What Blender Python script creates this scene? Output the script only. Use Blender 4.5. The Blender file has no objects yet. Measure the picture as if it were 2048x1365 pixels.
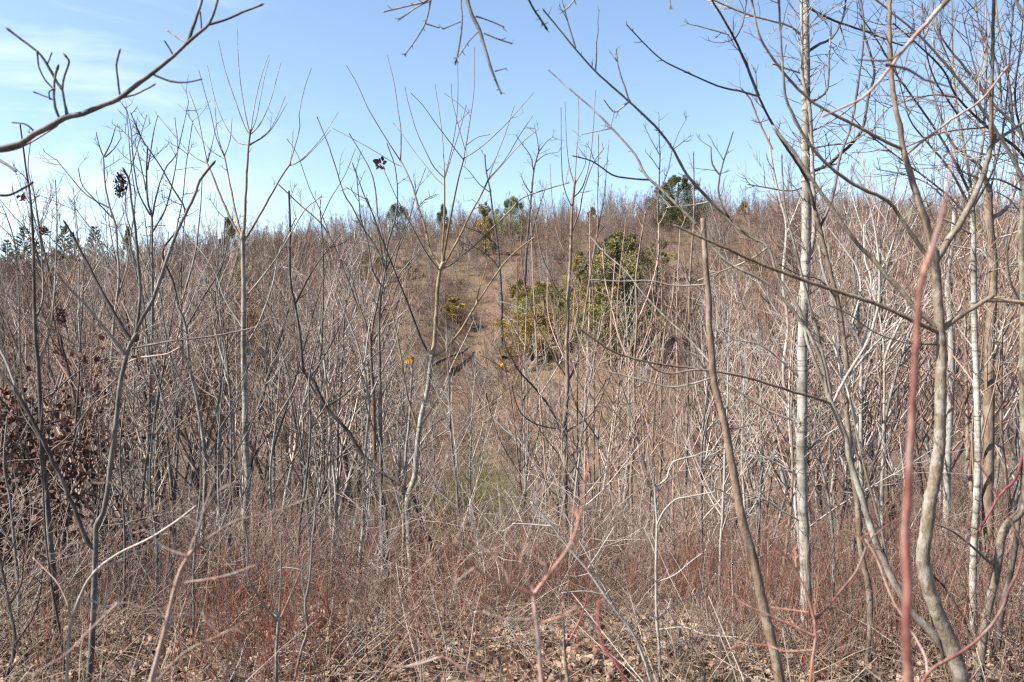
import bpy, math, random
import numpy as np

# ------------------------------------------------------------------ camera, sky, sun, exposure
SC = bpy.context.scene
COL = SC.collection
F = 1607.0                       # focal length in photo pixels (photo is 2048 x 1365)
EYE = 1.6
cam_d = bpy.data.cameras.new('camera')
cam = bpy.data.objects.new('camera', cam_d)
COL.objects.link(cam)
SC.camera = cam
cam.location = (0, 0, EYE)
cam.rotation_euler = (math.radians(90), 0, 0)
cam_d.sensor_width = 36.0
cam_d.lens = 36.0 * F / 2048.0
cam_d.clip_start = 0.05
cam_d.clip_end = 6000
cam_d.dof.use_dof = True
cam_d.dof.focus_distance = 8.5
cam_d.dof.aperture_fstop = 4.2

SUN_AZ = math.radians(-106)      # from +Y towards +X (negative: to the left)
SUN_EL = math.radians(44)
world = bpy.data.worlds.new('World')
SC.world = world
world.use_nodes = True
wn, wl = world.node_tree.nodes, world.node_tree.links
wn.clear()
w_out = wn.new('ShaderNodeOutputWorld')
w_bg = wn.new('ShaderNodeBackground')
w_sky = wn.new('ShaderNodeTexSky')
w_sky.sky_type = 'NISHITA'
w_sky.sun_disc = False
w_sky.sun_elevation = SUN_EL
w_sky.sun_rotation = SUN_AZ
w_sky.altitude = 200
w_sky.air_density = 1.0
w_sky.dust_density = 0.7
w_sky.ozone_density = 1.1
w_bg.inputs['Strength'].default_value = 0.07
# thin cirrus veils and a few low puffs
tc = wn.new('ShaderNodeTexCoord')
sep = wn.new('ShaderNodeSeparateXYZ'); wl.new(tc.outputs['Generated'], sep.inputs[0])
mp = wn.new('ShaderNodeMapping'); mp.inputs['Scale'].default_value = (2.2, 2.2, 7.0)
mp.inputs['Location'].default_value = (0.35, 0.1, 0.4)
wl.new(tc.outputs['Generated'], mp.inputs[0])
n1 = wn.new('ShaderNodeTexNoise'); n1.inputs['Scale'].default_value = 1.6
n1.inputs['Detail'].default_value = 9; n1.inputs['Roughness'].default_value = 0.62
n1.inputs['Distortion'].default_value = 0.6
wl.new(mp.outputs[0], n1.inputs['Vector'])
r1 = wn.new('ShaderNodeMapRange'); r1.inputs[1].default_value = 0.45; r1.inputs[2].default_value = 0.72
wl.new(n1.outputs['Fac'], r1.inputs[0])
lf = wn.new('ShaderNodeMapRange')            # the veil lies over the sunward side of the sky
lf.inputs[1].default_value = -0.16; lf.inputs[2].default_value = -0.5
wl.new(sep.outputs['X'], lf.inputs[0])
mul = wn.new('ShaderNodeMath'); mul.operation = 'MULTIPLY'
wl.new(r1.outputs[0], mul.inputs[0]); wl.new(lf.outputs[0], mul.inputs[1])
mul2 = wn.new('ShaderNodeMath'); mul2.operation = 'MULTIPLY'; mul2.inputs[1].default_value = 0.5
wl.new(mul.outputs[0], mul2.inputs[0])
mx = wn.new('ShaderNodeMix'); mx.data_type = 'RGBA'
wl.new(mul2.outputs[0], mx.inputs[0])
wl.new(w_sky.outputs[0], mx.inputs[6])
mx.inputs[7].default_value = (6.2, 6.6, 7.2, 1)
wl.new(mx.outputs[2], w_bg.inputs['Color'])
wl.new(w_bg.outputs[0], w_out.inputs[0])

sun_d = bpy.data.lights.new('sun', 'SUN')
sun_d.energy = 5.0
sun_d.angle = math.radians(0.53)
sun_d.color = (1.0, 0.93, 0.835)
sun = bpy.data.objects.new('sun', sun_d)
COL.objects.link(sun)
sun.location = (-40, -8, 40)
sun.rotation_euler = (math.radians(90) - SUN_EL, 0, -SUN_AZ + math.pi)

SC.view_settings.view_transform = 'Standard'
SC.view_settings.look = 'None'
SC.view_settings.exposure = 1.88
SC.view_settings.gamma = 1.0
SC.view_settings.use_curve_mapping = False
SC.render.engine = 'CYCLES'
SC.cycles.max_bounces = 5
SC.cycles.diffuse_bounces = 2
SC.cycles.glossy_bounces = 2
SC.cycles.transmission_bounces = 2
SC.cycles.use_denoising = False
SC.cycles.pixel_filter_type = 'BLACKMAN_HARRIS'
SC.cycles.filter_width = 1.3

rng = np.random.default_rng(11)

# ------------------------------------------------------------------ terrain
GY = np.array([-60, -10, 0, 3, 4.5, 6, 8, 10, 15, 20, 26, 33, 40, 50, 60, 75, 90, 105, 120, 135, 160, 220, 400, 3000])
GZ = np.array([2.0, 0.3, 0.0, -0.1, -0.25, -.62, -1.15, -1.62, -2.55, -3.15, -3.5, -2.9, -1.5, 0.7, 3.2, 7.4, 11.6, 15.2, 17.6, 18.6, 18.4, 15, 4, -30])
AZ = np.array([-3, -0.75, -0.64, -0.5, -0.39, -0.25, -0.14, 0.0, 0.12, 0.25, 0.36, 0.5, 0.64, 0.8, 3])
RS = np.array([.45, .56, .62, .71, .80, .88, .93, .98, 1.05, 1.09, 1.11, 1.08, 1.05, 1.0, .8])
from math import exp
def smooth_profile():
    yy = np.linspace(-60, 500, 2241)
    zz = np.interp(yy, GY, GZ)
    k = np.hanning(17); k /= k.sum()
    zs = np.convolve(np.pad(zz, 8, mode='edge'), k, mode='valid')
    return yy, zs
PY, PZ = smooth_profile()
def hgt(x, y):
    x = np.asarray(x, float); y = np.asarray(y, float)
    z = np.where(y < 480, np.interp(y, PY, PZ), np.interp(y, GY, GZ))
    a = x / np.maximum(np.abs(y), 12.0)
    s = np.interp(a, AZ, RS)
    lift = np.clip((y - 26) / 40, 0, 1)
    z = np.where(z > -3.5, (z + 3.5) * (1 + (s - 1) * lift) - 3.5, z)
    z = z + 3.3 * np.exp(-((x - 7.0) / 5.6) ** 2 - ((y - 53) / 12.0) ** 2)      # wooded spur right of the gully
    z = z - 1.7 * np.exp(-((x + 2.6) / 2.6) ** 2 - ((y - 54) / 17.0) ** 2) + 1.3 * np.exp(-((x + 12) / 7.0) ** 2 - ((y - 56) / 15.0) ** 2)
    far = np.clip((y - 3) / 20, 0, 1)
    z = z + far * (0.22 * np.sin(x * .31 + y * .17) + 0.16 * np.sin(x * .73 - y * .41 + 1.3) + .5 * np.sin(x * .07 + 2) * np.clip((y - 60) / 60, 0, 1))
    z = z + 0.035 * np.sin(x * 2.1 + 0.6) * np.sin(y * 1.7 + .3) * np.clip((y + 3) / 6, 0, 1)
    return z
def hz(x, y): return float(hgt(x, y))
def P(px, py, D): return np.array([(px - 1024.0) / F * D, D, EYE - (py - 682.5) / F * D])
def hit(px, py):
    """distance at which the view through a photo pixel meets the ground"""
    D = np.arange(3.0, 200, 0.05)
    zz = EYE - (py - 682.5) / F * D
    g = hgt((px - 1024.0) / F * D, D)
    i = np.argmax(g >= zz)
    return float(D[i]) if g[i] >= zz[i] else 130.0

# ------------------------------------------------------------------ helpers
def tag(o, label=None, cat=None, group=None, kind=None):
    if label: o['label'] = label
    if cat: o['category'] = cat
    if group: o['group'] = group
    if kind: o['kind'] = kind
    return o
def empty(name, loc, rz=0.0):
    o = bpy.data.objects.new(name, None)
    COL.objects.link(o); o.location = loc; o.rotation_euler = (0, 0, rz); o.empty_display_size = 0.1
    return o

class MB:
    def __init__(self): self.v = []; self.f = []; self.n = 0; self.m = []; self.t = []
    def add(self, v, q):
        self.v.append(np.asarray(v, float)); self.f.append(np.asarray(q, int) + self.n); self.n += len(v)
    def tri(self, v, q):
        self.v.append(np.asarray(v, float)); self.t.append(np.asarray(q, int) + self.n); self.n += len(v)
    def tube(self, pts, rad, sides=5):
        pts = np.asarray(pts, float); n = len(pts)
        rad = np.broadcast_to(np.asarray(rad, float), (n,))
        tan = np.gradient(pts, axis=0)
        tan /= np.linalg.norm(tan, axis=1)[:, None] + 1e-12
        mean = tan.mean(0)
        ref = np.array([0.31, 0.95, 0.05]) if abs(mean[2]) > 0.6 * np.linalg.norm(mean) else np.array([0.1, 0.15, 0.98])
        u = np.cross(tan, ref); u /= np.linalg.norm(u, axis=1)[:, None] + 1e-12
        w = np.cross(tan, u)
        a = np.arange(sides) * 2 * math.pi / sides
        ring = np.cos(a)[None, :, None] * u[:, None, :] + np.sin(a)[None, :, None] * w[:, None, :]
        v = pts[:, None, :] + ring * rad[:, None, None]
        i = np.arange(n - 1)[:, None] * sides; j = np.arange(sides)[None, :]; k = (j + 1) % sides
        q = np.stack([i + j, i + k, i + sides + k, i + sides + j], -1).reshape(-1, 4)
        self.add(v.reshape(-1, 3), q)
    def mesh(self, name, mat, off=(0, 0, 0), smooth=True):
        me = bpy.data.meshes.new(name)
        if not self.v: return me
        V = np.concatenate(self.v) - np.asarray(off, float)
        Q = np.concatenate(self.f) if self.f else np.zeros((0, 4), int)
        T = np.concatenate(self.t) if self.t else np.zeros((0, 3), int)
        me.vertices.add(len(V)); me.vertices.foreach_set('co', V.astype(np.float32).ravel())
        me.loops.add(Q.size + T.size)
        me.loops.foreach_set('vertex_index', np.concatenate([Q.ravel(), T.ravel()]).astype(np.int32))
        me.polygons.add(len(Q) + len(T))
        ls = np.concatenate([np.arange(len(Q)) * 4, Q.size + np.arange(len(T)) * 3]).astype(np.int32)
        me.polygons.foreach_set('loop_start', ls)
        me.update(calc_edges=True)
        if smooth: me.polygons.foreach_set('use_smooth', np.ones(len(ls), bool))
        me.materials.append(mat)
        return me
    def build(self, name, mat, parent=None, off=(0, 0, 0), smooth=True):
        o = bpy.data.objects.new(name, self.mesh(name, mat, off, smooth))
        COL.objects.link(o)
        if parent: o.parent = parent
        return o

# ------------------------------------------------------------------ materials
def nodes(m):
    m.use_nodes = True
    nt = m.node_tree
    b = nt.nodes['Principled BSDF']
    return nt, nt.nodes, nt.links, b
ALB = {'pinkish_brown_twig': .54, 'ash_grey_twig': .58, 'dead_straw': .4, 'pale_ringed_bark': .5, 'whitish_bark': .52, 'thin_red_stem': .42, 'dappled_tan_bark': .42, 'brown_far_twig': .5, 'grey_far_twig': .5, 'russet_far_twig': .52}
def bark(name, a, b, c=None, scale=9.0, rings=0.0, ringcol=(0.05, 0.045, 0.04), rough=0.75, bump=0.25, stretch=0.25, var=0.18, spec=0.3):
    """bark: two tones in stretched noise, pale blotches c, optional dark ring scars"""
    m = bpy.data.materials.new(name)
    nt, N, L, P_ = nodes(m)
    t = N.new('ShaderNodeTexCoord')
    mpn = N.new('ShaderNodeMapping'); mpn.inputs['Scale'].default_value = (1, 1, stretch); L.new(t.outputs['Object'], mpn.inputs[0])
    nz = N.new('ShaderNodeTexNoise'); nz.inputs['Scale'].default_value = scale * 3; nz.inputs['Detail'].default_value = 6; nz.inputs['Roughness'].default_value = .65
    L.new(mpn.outputs[0], nz.inputs['Vector'])
    mr = N.new('ShaderNodeMapRange'); mr.inputs[1].default_value = .38; mr.inputs[2].default_value = .62; L.new(nz.outputs['Fac'], mr.inputs[0])
    mix = N.new('ShaderNodeMix'); mix.data_type = 'RGBA'; mix.inputs[6].default_value = (*a, 1); mix.inputs[7].default_value = (*b, 1)
    L.new(mr.outputs[0], mix.inputs[0])
    out = mix.outputs[2]
    if c:
        n2 = N.new('ShaderNodeTexNoise'); n2.inputs['Scale'].default_value = scale * .8; n2.inputs['Detail'].default_value = 4
        L.new(t.outputs['Object'], n2.inputs['Vector'])
        m2 = N.new('ShaderNodeMapRange'); m2.inputs[1].default_value = .5; m2.inputs[2].default_value = .62; L.new(n2.outputs['Fac'], m2.inputs[0])
        x2 = N.new('ShaderNodeMix'); x2.data_type = 'RGBA'; x2.inputs[7].default_value = (*c, 1)
        L.new(m2.outputs[0], x2.inputs[0]); L.new(out, x2.inputs[6]); out = x2.outputs[2]
    if bump >= .2:       # fine dark pores and fissures
        mp4 = N.new('ShaderNodeMapping'); mp4.inputs['Scale'].default_value = (1, 1, .45); L.new(t.outputs['Object'], mp4.inputs[0])
        n4 = N.new('ShaderNodeTexNoise'); n4.inputs['Scale'].default_value = 150; n4.inputs['Detail'].default_value = 3; n4.inputs['Roughness'].default_value = .7
        L.new(mp4.outputs[0], n4.inputs['Vector'])
        m4 = N.new('ShaderNodeMapRange'); m4.inputs[1].default_value = .52; m4.inputs[2].default_value = .68; m4.inputs[4].default_value = .75; L.new(n4.outputs['Fac'], m4.inputs[0])
        x4 = N.new('ShaderNodeMix'); x4.data_type = 'RGBA'; x4.inputs[7].default_value = (a[0] * .3, a[1] * .28, a[2] * .25, 1)
        L.new(m4.outputs[0], x4.inputs[0]); L.new(out, x4.inputs[6]); out = x4.outputs[2]
    if rings:
        mp2 = N.new('ShaderNodeMapping'); mp2.inputs['Scale'].default_value = (2.5, 2.5, 30); L.new(t.outputs['Object'], mp2.inputs[0])
        n3 = N.new('ShaderNodeTexNoise'); n3.inputs['Scale'].default_value = 1.0; n3.inputs['Detail'].default_value = 5; n3.inputs['Roughness'].default_value = .7
        L.new(mp2.outputs[0], n3.inputs['Vector'])
        m3 = N.new('ShaderNodeMapRange'); m3.inputs[1].default_value = .53; m3.inputs[2].default_value = .66; m3.inputs[4].default_value = rings; L.new(n3.outputs['Fac'], m3.inputs[0])
        x3 = N.new('ShaderNodeMix'); x3.data_type = 'RGBA'; x3.inputs[7].default_value = (*ringcol, 1)
        L.new(m3.outputs[0], x3.inputs[0]); L.new(out, x3.inputs[6]); out = x3.outputs[2]
    oi = N.new('ShaderNodeObjectInfo')
    hr = N.new('ShaderNodeMapRange'); al = ALB.get(name, .54); hr.inputs[3].default_value = (1 - var) * al; hr.inputs[4].default_value = (1 + var) * al; L.new(oi.outputs['Random'], hr.inputs[0])
    hs = N.new('ShaderNodeHueSaturation'); L.new(out, hs.inputs['Color']); L.new(hr.outputs[0], hs.inputs['Value'])
    L.new(hs.outputs[0], P_.inputs['Base Color'])
    P_.inputs['Roughness'].default_value = rough
    P_.inputs['Specular IOR Level'].default_value = spec
    if bump:
        bp = N.new('ShaderNodeBump'); bp.inputs['Strength'].default_value = bump; bp.inputs['Distance'].default_value = .01
        L.new(nz.outputs['Fac'], bp.inputs['Height']); L.new(bp.outputs[0], P_.inputs['Normal'])
    return m
M = {}
M['grey'] = bark('grey_bark', (.19, .17, .15), (.34, .315, .285), (.42, .40, .37), 8)
M['pale'] = bark('pale_ringed_bark', (.36, .33, .285), (.62, .59, .53), (.27, .255, .21), 8, rings=.85, bump=.3)
M['white'] = bark('whitish_bark', (.42, .38, .34), (.58, .54, .49), None, 9, rings=.25)
M['olive'] = bark('olive_brown_bark', (.20, .145, .075), (.33, .25, .14), (.36, .30, .20), 8, rings=.2)
M['brown'] = bark('brown_bark', (.15, .105, .075), (.30, .22, .16), (.33, .27, .21), 10, bump=.6)
M['dark'] = bark('dark_grey_bark', (.055, .043, .037), (.125, .10, .085), (.19, .17, .155), 9)
M['slate'] = bark('slate_grey_bark', (.12, .108, .095), (.24, .22, .20), (.32, .31, .29), 9)
M['lichen'] = bark('lichen_bark', (.17, .145, .115), (.32, .285, .235), (.40, .40, .34), 10)
M['dapple'] = bark('dappled_tan_bark', (.20, .16, .115), (.33, .275, .205), (.42, .385, .33), 20, bump=.5)
M['red'] = bark('red_cane', (.13, .042, .032), (.29, .125, .10), (.30, .19, .16), 14, bump=.3, rough=.6)
M['pink'] = bark('pinkish_shoot', (.38, .225, .18), (.60, .42, .35), (.46, .40, .37), 12, bump=.25, rough=.65)
M['crimson'] = bark('crimson_cane', (.27, .05, .06), (.36, .12, .12), None, 12, bump=.1)
M['orange'] = bark('orange_red_shoot', (.42, .17, .115), (.60, .33, .25), (.42, .27, .22), 12, bump=.25)
M['twig'] = bark('pinkish_brown_twig', (.225, .138, .105), (.385, .265, .208), None, 5, bump=0, var=.3)
M['fartwig'] = bark('brown_far_twig', (.125, .08, .06), (.25, .17, .132), None, 5, bump=0, var=.35)
M['farash'] = bark('grey_far_twig', (.21, .175, .15), (.37, .32, .28), None, 5, bump=0, var=.25)
M['farred'] = bark('russet_far_twig', (.16, .078, .052), (.27, .15, .105), None, 5, bump=0, var=.3)
M['ashtwig'] = bark('ash_grey_twig', (.33, .275, .24), (.53, .465, .415), None, 5, bump=0, var=.25)
M['reedred'] = bark('thin_red_stem', (.20, .055, .035), (.34, .13, .085), None, 5, bump=0, var=.35)
M['straw'] = bark('dead_straw', (.30, .21, .135), (.46, .36, .26), None, 5, bump=0, var=.3)
M['brier'] = bark('green_brier', (.15, .17, .045), (.26, .26, .09), None, 5, bump=0, var=.25)
M['wood'] = bark('broken_wood', (.48, .35, .22), (.60, .47, .33), None, 14, bump=.5)
M['log'] = bark('weathered_log', (.36, .32, .28), (.58, .54, .49), (.27, .23, .20), 10, bump=.6)
def leafmat(name, a, b, rough=.7, trans=.25):
    a = tuple(.78 * q for q in a); b = tuple(.78 * q for q in b)
    m = bpy.data.materials.new(name)
    nt, N, L, P_ = nodes(m)
    g = N.new('ShaderNodeNewGeometry')
    oi = N.new('ShaderNodeObjectInfo')
    ad = N.new('ShaderNodeMath'); ad.operation = 'ADD'; L.new(g.outputs['Random Per Island'], ad.inputs[0]); L.new(oi.outputs['Random'], ad.inputs[1])
    fr = N.new('ShaderNodeMath'); fr.operation = 'FRACT'; L.new(ad.outputs[0], fr.inputs[0])
    mix = N.new('ShaderNodeMix'); mix.data_type = 'RGBA'; mix.inputs[6].default_value = (*a, 1); mix.inputs[7].default_value = (*b, 1)
    L.new(fr.outputs[0], mix.inputs[0]); L.new(mix.outputs[2], P_.inputs['Base Color'])
    P_.inputs['Roughness'].default_value = rough; P_.inputs['Specular IOR Level'].default_value = .25
    tr = N.new('ShaderNodeBsdfTranslucent'); L.new(mix.outputs[2], tr.inputs[0])
    ms = N.new('ShaderNodeMixShader'); ms.inputs[0].default_value = trans
    L.new(P_.outputs[0], ms.inputs[1]); L.new(tr.outputs[0], ms.inputs[2])
    L.new(ms.outputs[0], N['Material Output'].inputs[0])
    return m
M['litter'] = leafmat('leaf_litter', (.075, .04, .027), (.36, .25, .175), trans=.1)
M['maroon'] = leafmat('maroon_dead_leaf', (.032, .014, .012), (.16, .075, .055), trans=.15)
M['seed'] = leafmat('dark_seed_head', (.035, .014, .012), (.10, .04, .03), trans=0)
M['goldleaf'] = leafmat('golden_leaf', (.50, .24, .03), (.58, .33, .05), trans=.35)
M['tanleaf'] = leafmat('tan_leaf', (.50, .33, .20), (.58, .42, .30), trans=.3)
def needlemat(name, a, b, c):
    a, b, c = (tuple(.8 * q for q in v) for v in (a, b, c))
    m = bpy.data.materials.new(name)
    nt, N, L, P_ = nodes(m)
    t = N.new('ShaderNodeTexCoord'); g = N.new('ShaderNodeNewGeometry'); oi = N.new('ShaderNodeObjectInfo')
    nz = N.new('ShaderNodeTexNoise'); nz.inputs['Scale'].default_value = 1.3; nz.inputs['Detail'].default_value = 3; L.new(t.outputs['Object'], nz.inputs['Vector'])
    mr = N.new('ShaderNodeMapRange'); mr.inputs[1].default_value = .35; mr.inputs[2].default_value = .65; L.new(nz.outputs['Fac'], mr.inputs[0])
    m1 = N.new('ShaderNodeMix'); m1.data_type = 'RGBA'; m1.inputs[6].default_value = (*a, 1); m1.inputs[7].default_value = (*b, 1); L.new(mr.outputs[0], m1.inputs[0])
    pw = N.new('ShaderNodeMath'); pw.operation = 'POWER'; pw.inputs[1].default_value = 2.5; L.new(g.outputs['Random Per Island'], pw.inputs[0])
    m2 = N.new('ShaderNodeMix'); m2.data_type = 'RGBA'; m2.inputs[7].default_value = (*c, 1); L.new(pw.outputs[0], m2.inputs[0]); L.new(m1.outputs[2], m2.inputs[6])
    m3 = N.new('ShaderNodeMix'); m3.data_type = 'RGBA'; m3.blend_type = 'MULTIPLY'; m3.inputs[0].default_value = 1
    L.new(m2.outputs[2], m3.inputs[6]); L.new(oi.outputs['Color'], m3.inputs[7])
    L.new(m3.outputs[2], P_.inputs['Base Color']); P_.inputs['Roughness'].default_value = .65; P_.inputs['Specular IOR Level'].default_value = .2
    return m
M['cedar'] = needlemat('cedar_foliage', (.05, .052, .027), (.13, .12, .06), (.26, .225, .125))
M['pine'] = needlemat('pine_needles', (.035, .07, .03), (.06, .11, .045), (.11, .15, .07))

def ground_mat():
    m = bpy.data.materials.new('leaf_covered_soil')
    nt, N, L, P_ = nodes(m)
    t = N.new('ShaderNodeTexCoord')
    v = N.new('ShaderNodeTexVoronoi'); v.inputs['Scale'].default_value = 14; L.new(t.outputs['Object'], v.inputs['Vector'])
    cr = N.new('ShaderNodeValToRGB')
    e = cr.color_ramp.elements
    e[0].position = 0; e[0].color = (.03, .018, .013, 1); e[1].position = 1; e[1].color = (.15, .103, .072, 1)
    k = cr.color_ramp.elements.new(.45); k.color = (.078, .047, .033, 1)
    sp = N.new('ShaderNodeSeparateColor'); L.new(v.outputs['Color'], sp.inputs[0]); L.new(sp.outputs[0], cr.inputs[0])
    nz = N.new('ShaderNodeTexNoise'); nz.inputs['Scale'].default_value = .22; nz.inputs['Detail'].default_value = 8; L.new(t.outputs['Object'], nz.inputs['Vector'])
    mr = N.new('ShaderNodeMapRange'); mr.inputs[1].default_value = .42; mr.inputs[2].default_value = .62; mr.inputs[4].default_value = .55; L.new(nz.outputs['Fac'], mr.inputs[0])
    mx_ = N.new('ShaderNodeMix'); mx_.data_type = 'RGBA'; mx_.inputs[7].default_value = (.095, .075, .037, 1)
    L.new(mr.outputs[0], mx_.inputs[0]); L.new(cr.outputs[0], mx_.inputs[6])
    L.new(mx_.outputs[2], P_.inputs['Base Color']); P_.inputs['Roughness'].default_value = .9; P_.inputs['Specular IOR Level'].default_value = .15
    bp = N.new('ShaderNodeBump'); bp.inputs['Strength'].default_value = .8; bp.inputs['Distance'].default_value = .04
    L.new(v.outputs['Distance'], bp.inputs['Height']); L.new(bp.outputs[0], P_.inputs['Normal'])
    return m
M['ground'] = ground_mat()

# ------------------------------------------------------------------ ground sheet
ys = np.concatenate([np.arange(-60, -4, 4), np.arange(-4, 14, .3), np.arange(14, 40, .6), np.arange(40, 170, 1.6), np.geomspace(172, 3000, 30)])
xs = np.concatenate([-np.geomspace(3000, 101, 20), np.arange(-100, -12, 2.0), np.arange(-12, 12, .4), np.arange(12, 100, 2.0), np.geomspace(101, 3000, 20)])
X, Y = np.meshgrid(xs, ys)
Zg = hgt(X, Y)
gm = MB()
ny, nx = X.shape
ii = np.arange(ny - 1)[:, None] * nx; jj = np.arange(nx - 1)[None, :]
gm.add(np.stack([X, Y, Zg], -1).reshape(-1, 3), np.stack([ii + jj, ii + jj + 1, ii + nx + jj + 1, ii + nx + jj], -1).reshape(-1, 4))
g = gm.build('ground', M['ground'])
tag(g, 'brown leaf-covered slope dipping into a hollow and rising to a wooded ridge', 'ground', kind='structure')

# ------------------------------------------------------------------ growing things
def unit(v): return v / (np.linalg.norm(v) + 1e-12)
def whip(start, d, L, n, up, wob, R):
    """a stem's centre line: starts along d, bends towards up, wobbles"""
    p = [np.array(start, float)]; d = unit(np.array(d, float)); s = L / n
    for i in range(n):
        d = unit(d + R.normal(0, wob, 3) + np.array([0, 0, up]) / n)
        p.append(p[-1] + d * s)
    return np.array(p)
def side_dir(t, ang, R, phi=None):
    t = unit(t); a = np.array([0, 0, 1.0]) if abs(t[2]) < .9 else np.array([1.0, 0, 0])
    u = unit(np.cross(t, a)); w = np.cross(t, u)
    f = R.uniform(0, 2 * math.pi) if phi is None else phi
    return math.cos(ang) * t + math.sin(ang) * (math.cos(f) * u + math.sin(f) * w)
def along(path, t):
    q = t * (len(path) - 1); i = min(int(q), len(path) - 2); f = q - i
    return path[i] * (1 - f) + path[i + 1] * f, path[i + 1] - path[i]

def grow_sapling(H, r0, R, nb=14, whips=True, spread=.55, tipr=.0028, crown_from=.25, fork=False, sub=4):
    """returns (trunk MB, crown MB) of a bare sapling standing at the origin"""
    tm, cm = MB(), MB()
    tr = whip((0, 0, -.15), (R.normal(0, .05), R.normal(0, .05), 1), H, 16, .25, .045, R)
    rad = np.linspace(1, 0, 17) ** .85 * r0 + tipr
    rad[0] *= 1.25
    tm.tube(tr, rad, 6)
    for b in range(nb):
        t = crown_from + (1 - crown_from) * (b + R.uniform(0, .9)) / nb * .95
        p, d = along(tr, t)
        rr = np.interp(t, np.linspace(0, 1, 17), rad)
        L = H * (1.05 - t) * R.uniform(.35, .62) + .25
        bd = side_dir(d, R.uniform(.5, .95) * (1 if whips else 1.25) * (spread / .55), R)
        br = whip(p, bd, L, 8, R.uniform(.5, 1.3) if whips else R.uniform(-.1, .6), .07, R)
        r1 = min(rr * .66, .004 + .0058 * L)
        cm.tube(br, np.linspace(r1, tipr, 9), 4)
        for s in range(int(R.integers(sub, sub + 4))):
            ts = R.uniform(.15, .97)
            p2, d2 = along(br, ts)
            L2 = L * R.uniform(.18, .5) * (1.1 - .5 * ts)
            b2 = whip(p2, side_dir(d2, R.uniform(.4, .9), R), L2, 5, R.uniform(.1, .8) if whips else .2, .09, R)
            cm.tube(b2, np.linspace(max(tipr * 1.15, r1 * .45), tipr * .75, 6), 3)
            for s3 in range(int(R.integers(0, 3))):
                p3, d3 = along(b2, R.uniform(.2, .9))
                b3 = whip(p3, side_dir(d3, R.uniform(.5, 1.0), R), L2 * R.uniform(.25, .5), 3, .2, .1, R)
                cm.tube(b3, np.linspace(tipr * .95, tipr * .6, 4), 3)
    return tm, cm
def grow_shrub(H, R, stems=9, r=.005, spread=.5, tip=.0018, tangle=.1, sub=6):
    m = MB()
    for s in range(stems):
        a = R.uniform(0, 6.28); q = R.uniform(0, .45)
        st = whip((q * math.cos(a), q * math.sin(a), -.08), (R.normal(0, spread), R.normal(0, spread), 1), H * R.uniform(.55, 1.05), 8, R.uniform(-.2, .5), tangle, R)
        m.tube(st, np.linspace(r * R.uniform(.7, 1.2), tip, 9), 3)
        for k in range(int(R.integers(sub - 2, sub + 3))):
            p, d = along(st, R.uniform(.15, .98)); L = H * R.uniform(.15, .45)
            b = whip(p, side_dir(d, R.uniform(.4, 1.2), R), L, 4, R.uniform(-.1, .5), tangle * 1.2, R)
            m.tube(b, np.linspace(r * .5, tip * .8, 5), 3)
            for k2 in range(int(R.integers(1, 4))):
                p2, d2 = along(b, R.uniform(.2, .95))
                m.tube(whip(p2, side_dir(d2, R.uniform(.5, 1.1), R), L * R.uniform(.25, .55), 3, .1, .12, R), np.linspace(tip, tip * .6, 4), 3)
    return m

def scatter(name, pts, rot, scl, idx, protos):
    """one stuff object: geometry-node instances of a few meshes"""
    n = len(pts)
    me = bpy.data.meshes.new(name)
    me.vertices.add(n); me.vertices.foreach_set('co', np.asarray(pts, np.float32).ravel())
    for an, ty, key, dat in (('rot', 'FLOAT_VECTOR', 'vector', rot), ('scl', 'FLOAT_VECTOR', 'vector', scl), ('pick', 'INT', 'value', idx)):
        at = me.attributes.new(an, ty, 'POINT')
        at.data.foreach_set(key, np.asarray(dat, np.int32 if ty == 'INT' else np.float32).ravel())
    o = bpy.data.objects.new(name, me); COL.objects.link(o)
    pc = bpy.data.collections.new(name + '_kinds')
    for i, (pm) in enumerate(protos):
        po = bpy.data.objects.new('%s_kind_%s' % (name, 'abcdefghijklmnopqrstuvwxyz'[i]), pm); pc.objects.link(po)
    ng = bpy.data.node_groups.new(name, 'GeometryNodeTree')
    ng.interface.new_socket('Geometry', in_out='INPUT', socket_type='NodeSocketGeometry')
    ng.interface.new_socket('Geometry', in_out='OUTPUT', socket_type='NodeSocketGeometry')
    N, L = ng.nodes, ng.links
    gi = N.new('NodeGroupInput'); go = N.new('NodeGroupOutput')
    ci = N.new('GeometryNodeCollectionInfo'); ci.inputs['Collection'].default_value = pc
    ci.inputs['Separate Children'].default_value = True; ci.inputs['Reset Children'].default_value = True
    ip = N.new('GeometryNodeInstanceOnPoints'); ip.inputs['Pick Instance'].default_value = True
    def attr(a, t):
        x = N.new('GeometryNodeInputNamedAttribute'); x.data_type = t; x.inputs['Name'].default_value = a
        return x.outputs['Attribute']
    L.new(gi.outputs[0], ip.inputs['Points']); L.new(ci.outputs[0], ip.inputs['Instance'])
    L.new(attr('pick', 'INT'), ip.inputs['Instance Index'])
    e2r = N.new('FunctionNodeEulerToRotation'); L.new(attr('rot', 'FLOAT_VECTOR'), e2r.inputs[0]); L.new(e2r.outputs[0], ip.inputs['Rotation'])
    L.new(attr('scl', 'FLOAT_VECTOR'), ip.inputs['Scale'])
    L.new(ip.outputs[0], go.inputs[0])
    md = o.modifiers.new('scatter', 'NODES'); md.node_group = ng
    return o
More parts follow.
